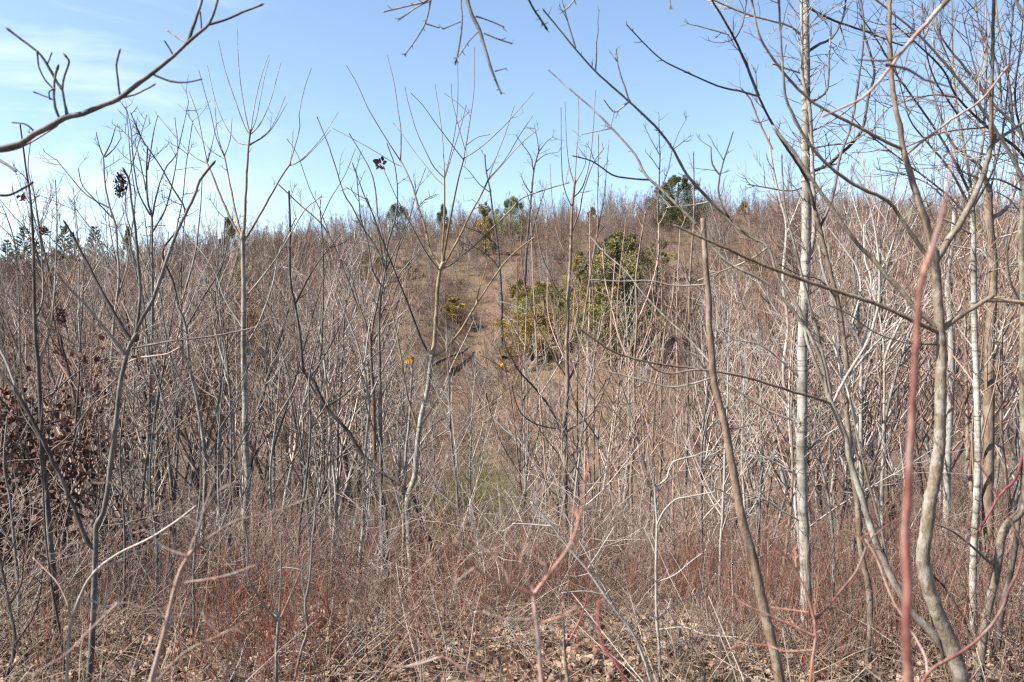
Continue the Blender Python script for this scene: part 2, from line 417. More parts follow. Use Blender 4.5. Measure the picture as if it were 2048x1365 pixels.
def wedge(n, y0, y1, R, slope=.68, keep=None, power=1.0):
    """random ground spots in the viewed wedge, even per area (power 1)"""
    out = []
    while len(out) < n:
        k = 4 * n
        y = np.sqrt(R.uniform(y0 ** 2, y1 ** 2, k)) if power == 1 else (R.uniform(y0 ** (2 * power), y1 ** (2 * power), k)) ** (1 / (2 * power))
        x = R.uniform(-1, 1, k) * (slope * y + 1.0)
        if keep is not None:
            w = keep(x, y); s = R.uniform(0, 1, k) < w; x, y = x[s], y[s]
        out += list(zip(x, y))
    a = np.array(out[:n]); return a[:, 0], a[:, 1]
def rots(n, R, lean=.08): return np.stack([R.normal(0, lean, n), R.normal(0, lean, n), R.uniform(0, 6.283, n)], -1)

# ------------------------------------------------------------------ traced saplings and branches
def parse(s): return np.array([[float(q) for q in t.split(',')] for t in s.split()])
def spline(p, step):
    """Catmull-Rom through the traced points"""
    seg = np.linalg.norm(np.diff(p[:, :2], axis=0), axis=1); out = []
    q = np.vstack([2 * p[0] - p[1], p, 2 * p[-1] - p[-2]])
    for i in range(len(p) - 1):
        k = max(2, int(math.ceil(seg[i] / step)))
        t = (np.arange(k) / k)[:, None]
        a, b, c, d = q[i], q[i + 1], q[i + 2], q[i + 3]
        out.append(.5 * (2 * b + (c - a) * t + (2 * a - 5 * b + 4 * c - d) * t ** 2 + (3 * b - a - 3 * c + d) * t ** 3))
    out.append(p[-1:]); return np.vstack(out)
def leaf_cluster(c, rx, rz_, n, size, R, droop=True):
    m = MB()
    for i in range(n):
        v = R.normal(0, 1, 3); v /= np.linalg.norm(v); v *= R.uniform(.2, 1) ** .5
        p = np.array(c) + v * np.array([rx, rx, rz_])
        one_leaf(m, p, size * R.uniform(.6, 1.3), R)
    return m
def one_leaf(m, p, s, R, d=None):
    a = unit(R.normal(0, 1, 3)) if d is None else unit(np.array(d, float)); b = unit(np.cross(a, R.normal(0, 1, 3))); n = np.cross(a, b)
    cu = R.uniform(-.35, .35)
    v = [p, p + a * s * .35 + b * s * .32 + n * s * cu, p + a * s * .75 + b * s * .25 + n * s * cu * 1.3, p + a * s, p + a * s * .75 - b * s * .25 + n * s * cu, p + a * s * .35 - b * s * .32 + n * s * cu * .7, p + a * s * .5 - n * s * .06]
    m.tri(v, [[0, 1, 6], [1, 2, 6], [2, 3, 6], [3, 4, 6], [4, 5, 6], [5, 0, 6]])
HERO_N = 0
HEROES = []
def hero(name, label, cat, D, mat, paths, group=None, twig=(0, 10, 40, 1.6), twigmat=None, base=True, depth=.35, knots=.12, sides=7, seed=None, extra=None):
    """a real plant built at its own distance D. paths: (kind, width0, width1, 'x,y x,y ...'[, options]); the first is the trunk.
    Every branch leaves the trunk's plane by a random amount, so the plant has its own depth."""
    global HERO_N
    HERO_N += 1
    px_b, py_b = parse(paths[0][3])[0]; HEROES.append((name.replace('_', ' '), px_b))
    R = np.random.default_rng(1000 + HERO_N if seed is None else seed)
    done = []                                        # (px, py, depth) of what is built already
    objs = []; root = None
    for k, pt in enumerate(paths):
        kind, w0, w1, s = pt[:4]; op = pt[4] if len(pt) > 4 else {}
        p = parse(s)
        if D is None: D = hit(p[0, 0], p[0, 1])
        if twigmat == 'twig' and w0 <= 3: w0, w1 = w0 * .9, min(w1, 1.15)
        px = D / F
        plen = np.linalg.norm(np.diff(p, axis=0), axis=1).sum()
        if k == 0:
            d0 = D; d1 = D + R.uniform(-.12, .12) * plen * px * .6
        else:
            dd = np.concatenate(done); j = np.argmin((dd[:, 0] - p[0, 0]) ** 2 + (dd[:, 1] - p[0, 1]) ** 2)
            d0 = dd[j, 2]; d1 = d0 + op.get('dz', R.uniform(-depth, depth)) * plen * px
            d1 = max(d1, .45 * D)
        sl = spline(np.column_stack([p, np.linspace(d0, d1, len(p))]), op.get('step', 16))
        n = len(sl); u = np.linspace(0, 1, n)
        done.append(sl)
        pts = np.stack([(sl[:, 0] - 1024) / F * sl[:, 2], sl[:, 2], EYE - (sl[:, 1] - 682.5) / F * sl[:, 2]], -1)
        rad = (w0 + (w1 - w0) * u ** .9) * .5 / F * sl[:, 2]
        pts[1:-1] += R.normal(0, .12, (max(n - 2, 0), 3)) * rad[1:-1, None] * (1 if k else .35)
        kn = R.uniform(0, 1, n) < .35
        kt = knots * (.55 if k == 0 else 1)
        rad = rad * (1 + np.where(kn, R.uniform(0, kt * 2, n), R.uniform(-kt, kt, n) * .4))
        if n > 6: rad[1:-1] = (rad[:-2] + 2 * rad[1:-1] + rad[2:]) / 4
        mb = MB()
        if k == 0 and base:                          # down to the ground, with a flare
            b = pts[0]; gz = hz(b[0], b[1]) - .08
            if b[2] > gz + .05:
                slope = (pts[0] - pts[min(2, n - 1)]); slope = slope / max(abs(slope[2]), .05) * op.get('lean', .35)
                dn = b[2] - gz; kx = 6
                ext = np.array([[b[0] + slope[0] * dn * (f - .5 * f * f), b[1] + slope[1] * dn * f * .3, b[2] - dn * f] for f in np.linspace(1, 1 / kx, kx)])
                ext[0, 2] = hz(ext[0, 0], ext[0, 1]) - .08
                pts = np.vstack([ext, pts]); rad = np.concatenate([rad[0] * np.linspace(1.35, 1.02, kx), rad])
        if k == 0:
            loc = (pts[0, 0], pts[0, 1], hz(pts[0, 0], pts[0, 1])) if base else tuple(pts[0])
            root = empty(name, loc)
            tag(root, label, cat, group)
        tip = rad[-1]
        if op.get('stub'):
            e = unit(pts[-1] - pts[-2]); pts = np.vstack([pts, pts[-1] + e * tip * .1]); rad = np.append(rad, tip * .05)
        else:
            e = unit(pts[-1] - pts[-2]); pts = np.vstack([pts, pts[-1] + e * tip * 1.2, pts[-1] + e * tip * 3.2, pts[-1] + e * tip * 5.0]); rad = np.append(rad, [tip * 1.25, tip * 1.0, tip * .15])
        mb.tube(pts, rad, sides if k == 0 else max(5, sides - 2))
        td = op.get('twig', (twig[0] * .12, *twig[1:]) if (w0 <= 3 and twig[0] and len(twig) > 1 and twigmat == 'twig') else twig)
        if td[0]:
            span = plen if not op.get('from') else plen * (1 - op['from'])
            for q in range(int(td[0] * span / 100 + R.uniform(0, 1))):
                t = R.uniform(op.get('from', .06 if k else .25), .985)
                p1, dr = along(pts, t)
                r1 = np.interp(t * (len(rad) - 1), np.arange(len(rad)), rad)
                pl = R.uniform(td[1], td[2]) * px
                rt = min(td[3] * .5 * px, r1 * .75)
                sd = side_dir(dr, R.uniform(.55, 1.25), R)
                w = whip(p1, sd, pl, 4 if pl < 20 * px else 7, op.get('up', .35), .09, R)
                mb.tube(w, np.concatenate([np.linspace(rt * 1.1, rt * .7, len(w) - 1), [rt * .3]]), 4)
                if pl > 18 * px:
                    for q2 in range(int(R.integers(1, 5))):
                        p2, d2 = along(w, R.uniform(.2, .95))
                        w2 = whip(p2, side_dir(d2, R.uniform(.5, 1.1), R), pl * R.uniform(.2, .55), 4, .25, .1, R)
                        mb.tube(w2, np.concatenate([np.linspace(rt * .75, rt * .55, 4), [rt * .25]]), 3)
        o = mb.build('trunk' if k == 0 else kind, M[op.get('mat', mat)], root, off=root.location)
        if op.get('label'): o['label'] = op['label']
        objs.append(o)
    for ex in (extra or []):
        kind, m_, fn = ex[:3]
        o = fn(R).build(kind, M[m_], root, off=root.location, smooth=False)
    return root

exec_order = []
# --- overhanging boughs at the top
hero('overhanging_tree', 'knobbly bare branch reaching in from the upper left corner over the sky', 'tree', 2.7, 'dark', [
 ('trunk', 30, 5, '-330,1500 -310,900 -250,520 -140,345 -50,303 0,297 43,287 67,270 100,253 130,236 167,227 200,213 237,198 283,163 310,143 347,113 373,88 403,62 418,48 430,18 438,-12', {'mat': 'slate', 'twig': (0,), 'pow': 1.0}),
 ('branch', 7, 5, '373,88 380,72 390,45 400,15 406,-8', {'mat': 'slate'}),
 ('branch', 4.5, 4, '418,50 450,40 485,25 518,12'),
 ('branch', 3, 3, '378,88 358,78 337,63', {'mat': 'pink'}), ('branch', 3.4, 3.2, '347,113 340,100 332,87'),
 ('branch', 3.4, 3, '403,62 402,45 401,30'), ('branch', 4.6, 3.2, '308,150 342,163 372,165 398,160'),
 ('branch', 4, 3.5, '240,197 270,190 290,180 305,172', {'mat': 'slate'}), ('branch', 4.4, 4, '240,192 236,160 233,130 238,107', {'mat': 'slate'}),
 ('branch', 5.5, 4, '134,230 130,210 124,180 130,150 138,125 133,115', {'mat': 'slate'}),
 ('branch', 5.5, 4.2, '124,178 112,162 100,140 88,120 75,104 50,85 20,62'),
 ('branch', 5, 4, '118,235 110,215 108,180 110,155 114,140', {'mat': 'slate'}), ('branch', 3.6, 3, '108,180 90,160 78,135 75,110', {'mat': 'slate'}),
 ('branch', 3.4, 3, '106,200 95,195 72,186', {'mat': 'slate'}), ('branch', 3, 2.6, '95,128 99,118 102,110'), ('branch', 3, 3, '100,200 98,185 104,180'),
 ('branch', 4, 3, '68,265 60,255 48,248 30,246', {'mat': 'slate'}), ('branch', 5, 3, '-30,305 15,302 50,291 85,271 110,255', {'mat': 'pink'}),
 ('branch', 5, 4.5, '-140,345 -60,385 0,391 20,390 40,381 58,370'), ('branch', 9, 5, '-120,340 -40,310 0,322 28,340', {'dz': -.6})],
 twig=(0,), knots=.2, sides=9, depth=.25)
hero('overhead_tree', 'thorny dark twigs hanging down from above at the top centre of the sky', 'tree', 3.0, 'dark', [
 ('trunk', 60, 9, '2300,1500 2290,700 2200,100 1900,-260 1400,-330 1050,-230 960,-110 930,-30', {'twig': (0,), 'mat': 'grey'}),
 ('branch', 8, 4, '930,-30 940,18 958,60 967,85 975,115 985,145 1000,182'),
 ('branch', 5, 3, '960,-110 880,-60 862,0 854,37 840,67 812,107', {'mat': 'grey'}), ('branch', 4, 3, '870,-30 857,0 812,13 772,23', {'mat': 'grey'}),
 ('branch', 3, 2.4, '862,2 837,13 802,37', {'mat': 'grey'}), ('branch', 4, 3, '930,-40 922,0 924,37 920,83 912,125'),
 ('branch', 3.6, 2.4, '957,63 938,83 912,120', {'mat': 'grey'}), ('branch', 3, 2.4, '952,33 982,43 1004,53'), ('branch', 3, 2.4, '968,67 992,77 1019,86'),
 ('branch', 2.5, 2, '990,143 1009,138'), ('branch', 2.6, 2.2, '852,48 875,55'), ('branch', 2.4, 2, '924,43 890,57'),
 ('branch', 5, 4, '1050,-230 1040,-60 1057,-2 1072,25 1090,53'), ('branch', 4, 3, '1120,-240 1170,-60 1148,2 1127,22', {'mat': 'grey'}),
 ('branch', 5, 4, '1300,-320 1330,-60 1340,12')],
 twig=(4.5, 5, 16, 2.2), knots=.2, depth=.25, sides=8)

# --- left side
hero('forked_sapling', 'tall grey sapling with a low fork and three long limbs near the left edge', 'sapling', 4.3, 'slate', [
 ('trunk', 12, 8, '176,1372 183,1300 188,1200 191,1098 193,1050 205,1030 215,985 220,940 229,870 235,820 240,770 250,725 258,695 266,680', {'twig': (0,)}),
 ('branch', 8, 5, '266,680 280,645 300,610 315,575 330,530 350,475 370,430 388,395 400,360 424,330'),
 ('branch', 6, 4, '272,665 279,610 280,570 276,520 272,470 267,430 262,395 258,362 250,344'),
 ('branch', 6.5, 4, '264,682 245,655 222,615 205,585 180,537 160,500 145,470 132,449', {'mat': 'dark'}),
 ('branch', 6, 4, '250,710 222,672 195,640 172,610 150,588 130,568 118,552', {'dz': -.5, 'mat': 'white'}),
 ('branch', 4, 3, '266,697 300,690 340,683 400,676 440,670 500,658', {'mat': 'dark', 'dz': -.3}),
 ('branch', 4, 3, '253,727 275,717 310,712 335,708 355,698', {'mat': 'pink', 'dz': -.3}),
 ('branch', 9, 7, '191,1098 178,1088 165,1060 150,1020 135,985 120,950 105,920 98,905 80,870 60,830 45,805 33,785', {'mat': 'dark', 'twig': (.6, 10, 50, 2)}),
 ('branch', 6, 5, '36,790 20,740 0,700 -20,665', {'mat': 'white'}), ('branch', 6, 5, '33,785 10,755 -15,738', {'mat': 'dark'}),
 ('branch', 3.4, 2.4, '98,905 140,870 165,835 200,790 230,760')],
 twig=(.7, 6, 22, 1.8), sides=9, extra=[('seed_head', 'seed', lambda R: leaf_cluster(P(241, 370, 4.25), .03, .072, 330, .013, R))])
hero('pale_sapling', 'thin pale sapling bending right in front of the low-forked grey sapling', 'sapling', 2.9, 'white', [
 ('trunk', 6.5, 4.5, '133,1372 137,1293 143,1243 163,1187 187,1147 233,1110 300,1077 353,1043 385,1018'),
 ('branch', 4, 2.5, '160,1203 187,1203 220,1217 240,1210'), ('branch', 3.5, 2.5, '143,1243 132,1200 110,1160 70,1120', {'mat': 'twig'}),
 ('branch', 3, 2, '187,1147 240,1120 310,1085 330,1060')], twig=(1, 10, 40, 1.8))
hero('dark_sapling', 'straight dark grey sapling with a slender pair of upright tips near the left edge', 'sapling', 5.4, 'grey', [
 ('trunk', 14, 3, '118,1300 115,1277 110,1177 100,1077 93,987 85,910 83,855 77,738 70,655 68,538 65,455 60,390 53,345 47,300 41,255', {'mat': 'dark', 'twig': (1.2, 10, 50, 1.8), 'from': .2}),
 ('branch', 4, 2, '70,640 85,600 84,520 74,430 68,390 56,340 60,290'), ('branch', 4, 2, '77,738 100,660 108,590 112,520 114,440 111,364'),
 ('branch', 3.5, 2, '85,900 60,830 45,780 40,700 38,600 35,545 28,480 12,430'), ('branch', 4, 2.5, '93,987 120,940 150,880 170,800')],
 twig=(1.4, 10, 45, 1.7), extra=[('leaf', 'maroon', lambda R: leaf_cluster(P(46, 395, 5.3), .02, .025, 9, .04, R)), ('seed_head', 'seed', lambda R: leaf_cluster(P(122, 634, 5.3), .03, .06, 210, .014, R)), ('seed_head', 'seed', lambda R: leaf_cluster(P(88, 462, 5.3), .03, .035, 120, .014, R))])
hero('trident_sapling', 'grey sapling ending in three short prongs against the sky left of the dead seed head', 'sapling', None, 'slate', [
 ('trunk', 9, 3, '212,1180 212,1060 215,910 217,755 223,722 227,655 233,605 238,555 235,500 232,455 220,417 210,367 207,317', {'mat': 'white', 'from': .3}),
 ('branch', 3, 1.6, '207,315 198,290 193,268'), ('branch', 3, 1.6, '208,313 222,285 230,258'), ('branch', 3, 1.6, '210,315 228,298 241,278'),
 ('branch', 3.4, 1.6, '220,417 173,390 143,357 115,322'), ('branch', 3, 1.6, '228,440 190,400 165,372 157,340'), ('branch', 3.4, 1.6, '233,600 252,540 262,470 270,400 262,330 253,218'),
 ('branch', 3.4, 1.6, '238,550 215,520 190,470 160,430 140,400')], twig=(2.2, 12, 60, 1.5))
hero('bushy_sapling', 'slender many-twigged sapling with a fine fan of twigs below the cirrus cloud', 'sapling', None, 'slate', [
 ('trunk', 10, 3, '300,1170 298,1050 296,910 300,780 305,640 304,500 304,437 295,400 293,340 295,300', {'from': .35}),
 ('branch', 4, 1.6, '303,440 318,370 335,330 352,310 365,260 377,205'), ('branch', 4, 1.6, '300,430 275,380 265,305 262,260 253,218'),
 ('branch', 4, 1.6, '296,400 285,350 270,290 235,252'), ('branch', 3.6, 1.6, '302,470 330,420 345,365 355,300 350,238'), ('branch', 3.6, 1.6, '304,560 275,500 255,440 250,400 262,340 293,232'),
 ('branch', 3.6, 1.6, '305,600 340,520 350,470 365,400 372,330 385,245'), ('branch', 3.6, 1.6, '295,340 300,310 308,260 315,234')], twig=(2.8, 14, 60, 1.4))
hero('slanting_sapling', 'grey sapling whose long main limb slants up to the left behind the forked sapling', 'sapling', None, 'slate', [
 ('trunk', 10, 5, '402,1190 405,1080 410,990 410,910 395,805 380,738 372,655 357,615', {'mat': 'grey'}),
 ('branch', 5, 2, '357,615 345,560 325,505 358,455 370,420 347,380 317,327 283,277 263,230', {'mat': 'dark'}), ('branch', 5, 2, '362,610 373,572 390,510 397,455 402,400 404,355', {}),
 ('branch', 5, 2.4, '412,900 440,788 445,690 430,600 445,520 450,440'), ('branch', 4, 2, '395,805 350,740 330,660 320,590 300,520 290,440'), ('branch', 4, 2, '372,655 410,590 440,540 455,490 465,440'),
 ('branch', 4, 2, '405,1010 370,930 350,860 352,800 340,700'), ('branch', 3.6, 2, '408,940 430,890 470,800 490,750 512,700')], twig=(1.8, 12, 60, 1.6))
hero('twin_sapling', 'pair-stemmed grey sapling standing just left of the black and white banded trunk', 'sapling', None, 'slate', [
 ('trunk', 9, 3, '350,1175 348,1060 344,980 337,910 330,822 317,765 300,715 290,640 280,560 262,500'), ('branch', 6, 2, '348,1010 355,900 354,790 365,720 363,640 362,540 366,470 372,420'),
 ('branch', 4, 2, '330,822 290,760 270,690 240,640'), ('branch', 4, 2, '355,860 400,790 410,720 412,650')], twig=(1.8, 12, 60, 1.6))
hero('banded_poplar', 'black and white banded poplar sapling with fan-shaped whips at its three tops', 'sapling', None, 'pale', [
 ('trunk', 16, 8, '497,1200 493,1150 490,1100 492,1050 493,1000 496,950 492,900 491,850 490,800 488,750 487,700 487,650 488,600 487,550 486,500 486,482', {'twig': (.5, 8, 40, 1.6), 'step': 10}),
 ('branch', 6, 3.6, '486,482 489,440 492,380 495,320 498,285 500,268', {'mat': 'olive'}),
 ('branch', 2.6, 1.5, '500,268 490,255 470,200 450,140 437,83'), ('branch', 2.6, 1.5, '500,268 493,240 486,200 478,140 474,60'), ('branch', 2.4, 1.4, '500,268 505,240 510,205 525,145 537,112'),
 ('branch', 2.4, 1.4, '500,268 512,240 520,200 530,150 538,122'), ('branch', 2.6, 1.5, '500,270 518,252 540,205 555,150 562,125'), ('branch', 2.5, 1.4, '498,290 530,270 552,238 570,195'),
 ('branch', 2.4, 1.4, '498,292 535,268 560,232 573,208'), ('branch', 2.8, 1.5, '497,290 475,285 450,250 430,200 415,133'),
 ('branch', 5.5, 3, '487,482 505,455 525,420 545,385 562,355 578,332', {'mat': 'olive'}),
 ('branch', 2.6, 1.5, '578,332 600,322 640,280 676,226'), ('branch', 2.6, 1.5, '578,332 589,297 600,253 598,230 609,177 622,139'), ('branch', 2.2, 1.4, '578,332 584,300 586,262'), ('branch', 2.2, 1.4, '578,332 605,320 640,285 660,262'),
 ('branch', 5.5, 3, '485,482 470,455 455,425 440,390 425,350 415,328', {'mat': 'olive'}), ('branch', 2.6, 1.5, '415,328 405,280 395,230 378,183'), ('branch', 2.4, 1.5, '415,328 383,310 350,273 317,233'), ('branch', 2.3, 1.4, '415,326 424,290 432,250'),
 ('branch', 5, 3, '486,480 478,455 468,410 460,370 449,314', {'mat': 'olive'}), ('branch', 2.5, 1.4, '449,314 433,277 423,233 410,187 398,142'), ('branch', 2.3, 1.4, '449,312 435,270 430,215 427,188'), ('branch', 2.4, 1.4, '449,318 423,302 400,273 377,230'), ('branch', 2.4, 1.4, '449,312 460,280 464,240'),
 ('branch', 3.4, 1.8, '487,600 520,560 550,520 580,470 610,420 640,395'), ('branch', 3.4, 1.8, '488,700 520,640 545,570 560,500 590,440'), ('branch', 3.4, 1.8, '488,660 450,600 430,545 400,500 370,470'), ('branch', 3, 1.8, '491,860 530,800 555,740 590,690'), ('branch', 3, 1.8, '491,800 455,745 440,700 420,640')],
 twig=(1.1, 8, 50, 1.3), twigmat='twig', sides=9)

# --- middle
hero('arching_sapling', 'dark sapling bowing over to the left in a long arch across paler stems', 'sapling', None, 'dark', [
 ('trunk', 10, 4, '889,1190 874,1117 849,1060 832,1007 812,980 789,960 759,943 725,910 695,862 652,815 625,758 607,745 602,688 592,622 580,555 580,455 578,390', {'mat': 'dark'}),
 ('branch', 4, 2, '625,760 640,720 645,640 647,555 645,480 640,420'), ('branch', 4, 2, '652,815 700,780 740,720 765,700'), ('branch', 3.5, 2, '600,680 560,650 530,600 500,560'), ('branch', 3.5, 2, '590,610 615,560 640,520 680,470')], twig=(1.3, 12, 60, 1.6))
hero('thin_white_sapling', 'thin whitish sapling just right of the arching stem foot and below its bow', 'sapling', None, 'white', [
 ('trunk', 8, 3, '716,1180 720,1110 726,1060 729,1010 727,960 730,910 735,850 738,810 728,740 715,690 700,650 680,600'), ('branch', 4, 2, '738,800 765,740 790,690 800,640'), ('branch', 3, 2, '727,990 750,940 765,900'),
 ('branch', 3.6, 1.8, '728,740 735,680 742,640 760,590 790,540')], twig=(1.8, 12, 55, 1.5))
hero('brown_sapling', 'brown sapling forking at mid height into a V of two long yellowish stems', 'sapling', None, 'brown', [
 ('trunk', 9, 7, '777,1175 773,1120 772,1050 768,1010 760,970 752,930 749,900 748,850 747,800 744,750 742,715 741,676', {'mat': 'brown', 'twig': (.7, 10, 60, 1.6)}),
 ('branch', 5, 2, '741,676 715,612 690,545 679,518 659,475 640,445 600,410 560,372', {'mat': 'dark'}), ('branch', 4.5, 2, '740,672 725,630 712,590 703,555 692,530 682,520', {'mat': 'olive'}),
 ('branch', 4.5, 2, '742,672 750,630 758,590 766,540 762,500 750,440 730,395 706,330'), ('branch', 3, 1.6, '741,690 715,680 680,650 620,610 580,575'), ('branch', 3.4, 1.6, '742,690 765,650 785,600 800,560 830,520'),
 ('branch', 2.4, 1.5, '660,475 640,420 620,380 595,310 575,280'), ('branch', 2.4, 1.5, '640,445 660,400 690,350 710,300'),
 ('branch', 3, 1.6, '745,760 775,740 800,715'), ('branch', 3, 1.6, '747,800 720,740 705,700 690,640')], twig=(1.2, 10, 50, 1.4), twigmat='twig')
hero('grey_cluster_sapling', 'grey sapling with a dense broom of upright stems below a small skyline cedar', 'sapling', None, 'slate', [
 ('trunk', 9, 5, '768,1185 764,1060 762,910 760,770 758,655 760,612 765,575 770,542', {'from': .4}),
 ('branch', 4, 1.8, '770,542 755,500 725,455 705,415 687,385 660,300 635,237'), ('branch', 4, 1.8, '770,542 768,490 755,430 752,390 740,340 700,270'), ('branch', 4, 1.8, '771,540 775,490 790,440 795,390 790,335 775,290'),
 ('branch', 3.6, 1.6, '770,545 790,500 815,450 830,395 850,340'), ('branch', 3.6, 1.6, '765,575 745,540 735,480 722,440 718,400 712,340'), ('branch', 3.4, 1.6, '764,590 785,540 800,490 840,410 870,390'),
 ('branch', 3.4, 1.6, '760,620 740,590 710,560 670,530 630,480'), ('branch', 3, 1.6, '759,640 775,600 790,560 840,500 890,440'), ('branch', 3, 1.6, '762,900 735,820 720,740 700,690'), ('branch', 3, 1.6, '760,800 790,740 812,700 840,640')],
 twig=(2.0, 12, 55, 1.4), extra=[('leaf', 'maroon', lambda R: leaf_cluster(P(764, 330, hit(768, 1185)), .035, .05, 9, .09, R))])
hero('tulip_sapling', 'yellow-brown sapling with a curved trunk and a wide fan of long bare whips at centre', 'sapling', None, 'olive', [
 ('trunk', 14, 8, '824,1190 822,1130 819,1080 817,1040 815,1000 822,975 830,950 833,910 838,862 843,830 855,780 860,740 864,714', {'mat': 'pale', 'twig': (.4, 8, 40, 1.6), 'step': 10}),
 ('branch', 9, 7, '864,714 870,670 874,600 878,550 882,536', {'twig': (.5, 8, 50, 1.5)}),
 ('branch', 5, 3.2, '882,536 862,505 850,455 838,420 826,375 812,342 801,322'), ('branch', 2.7, 1.5, '801,322 780,290 755,250 735,215 715,170 694,133'), ('branch', 2.7, 1.5, '801,320 802,265 796,220 788,165 775,112'), ('branch', 2.5, 1.5, '803,333 785,325 745,300 700,275 667,258'),
 ('branch', 4.6, 3, '883,534 887,470 889,420 889,370 889,356'), ('branch', 2.5, 1.5, '889,356 868,335 850,300 832,260 815,200 810,175'), ('branch', 2.5, 1.5, '889,372 870,355 850,330 830,305 805,270 787,247'), ('branch', 2.3, 1.5, '889,354 886,290 880,235 870,170'), ('branch', 2.5, 1.5, '889,354 905,290 914,230 916,170 915,125'), ('branch', 2.3, 1.5, '889,358 910,290 920,260 932,213'),
 ('branch', 5, 3, '884,534 893,480 902,430 910,390 920,345 927,320'), ('branch', 2.9, 1.5, '927,320 932,290 940,240 947,190 949,140 949,97'), ('branch', 2.5, 1.5, '927,320 900,285 870,245 845,210 823,188'), ('branch', 2.5, 1.5, '928,317 955,300 985,275 1020,240 1066,187'), ('branch', 2, 1.4, '942,234 920,210 890,188'), ('branch', 2.3, 1.4, '930,300 915,245 904,200 903,170'), ('branch', 2, 1.4, '934,290 955,275 978,270'),
 ('branch', 4.8, 3, '885,535 905,500 925,462 945,420 965,385 976,360'), ('branch', 2.4, 1.4, '976,360 990,320 1010,270 1028,214'), ('branch', 2.4, 1.4, '977,358 1010,320 1040,270 1065,233'), ('branch', 2.2, 1.4, '976,362 1000,335 1040,290 1075,260'),
 ('branch', 4.4, 2, '886,538 915,520 950,490 990,452 1024,418 1044,397 1090,380 1134,367'), ('branch', 3, 1.5, '880,543 852,505 825,455 795,400 770,345'),
 ('branch', 5, 2, '862,712 845,685 828,641 812,598 790,545 772,498 755,455 735,400', {'mat': 'dark'}), ('branch', 5, 2.4, '866,714 890,700 915,670 940,630 955,605 985,560 1010,525 1035,500 1065,478'), ('branch', 3, 1.5, '952,610 958,580 968,550 975,520'),
 ('branch', 5, 2, '836,862 820,810 813,785 802,715 790,650 778,598 770,542'), ('branch', 3, 1.5, '802,715 785,700 765,670 745,660'), ('branch', 3.4, 1.6, '838,860 880,790 905,730 930,680 948,640', {'mat': 'white'}), ('branch', 3, 1.6, '833,910 880,870 930,840 990,800 1024,770', {'mat': 'twig'})],
 twig=(.9, 8, 50, 1.3), twigmat='twig', sides=9, extra=[('leaf', 'goldleaf', lambda R: leaf_cluster(P(824, 722, hit(824, 1190)), .02, .02, 3, .1, R))])
hero('white_leaning_sapling', 'thin white leaning stem on the foot of the arching sapling', 'sapling', None, 'white', [
 ('trunk', 8, 4, '812,1185 806,1120 808,1060 806,1000 811,940 812,900 818,850 822,780 826,720'), ('branch', 4, 2, '808,1050 790,980 770,930 760,880'), ('branch', 4, 2, '811,940 840,890 870,850 905,820')], twig=(1.6, 10, 50, 1.5))
hero('pale_rod_sapling', 'pale rod-like sapling rising straight beside the banded trunk foot', 'sapling', None, 'white', [
 ('trunk', 7, 4, '661,1190 667,1080 672,1000 666,930 660,850 655,790 648,720 640,660'), ('branch', 4, 2, '668,1050 640,980 630,920 622,860 600,800'), ('branch', 3, 2, '655,790 690,740 705,690')], twig=(1.8, 10, 50, 1.5))
hero('straight_sapling', 'straight brown sapling with opposite ascending branches in front of the cedar clump', 'sapling', None, 'brown', [
 ('trunk', 13, 5, '1133,1185 1133,1100 1131,1040 1130,990 1130,950 1130,880 1130,850 1133,800 1135,755 1133,700 1135,650 1136,600 1140,530 1142,480 1144,420 1149,370', {'mat': 'brown', 'twig': (.7, 8, 50, 1.6)}),
 ('branch', 5, 2, '1130,890 1110,835 1085,795 1065,772 1040,745 1025,720 1010,690 1003,640', {'mat': 'dark'}), ('branch', 3.4, 1.8, '1112,857 1075,850 1045,830 1030,800 1024,770', {'mat': 'dark'}), ('branch', 4.6, 1.8, '1133,864 1160,845 1185,825 1205,790 1218,760 1228,720 1235,690'),
 ('branch', 4.4, 1.8, '1134,766 1150,735 1160,700 1166,650 1175,590 1185,520 1195,460 1195,400 1196,340 1197,272'), ('branch', 4, 1.8, '1131,752 1110,720 1095,690 1075,650 1060,610 1050,570 1042,500 1045,430'),
 ('branch', 4, 1.8, '1134,604 1112,580 1100,550 1085,515 1077,480 1070,440 1055,390'), ('branch', 2.5, 1.5, '1143,414 1128,375 1123,320 1122,218'), ('branch', 2.5, 1.5, '1149,370 1138,330 1133,280 1130,205'), ('branch', 2.5, 1.5, '1149,370 1153,310 1157,250 1157,195'),
 ('branch', 2.7, 1.5, '1147,395 1165,375 1180,320 1187,250 1191,182'), ('branch', 3.4, 1.6, '1142,470 1160,420 1165,390 1185,330 1206,300'), ('branch', 3, 1.5, '1190,490 1200,440 1208,395 1213,340 1218,282'), ('branch', 2.6, 1.5, '1136,600 1160,540 1178,500 1200,465 1230,425'),
 ('branch', 3.4, 1.8, '1130,960 1150,930 1168,890 1180,870', {'mat': 'dark'}), ('branch', 3.4, 1.8, '1131,1000 1105,985 1085,950 1070,910'), ('branch', 2.4, 1.5, '1140,530 1115,470 1105,410 1100,330'), ('branch', 2.4, 1.5, '1150,368 1170,330 1172,290')],
 twig=(1.1, 8, 50, 1.3), twigmat='twig', sides=8)
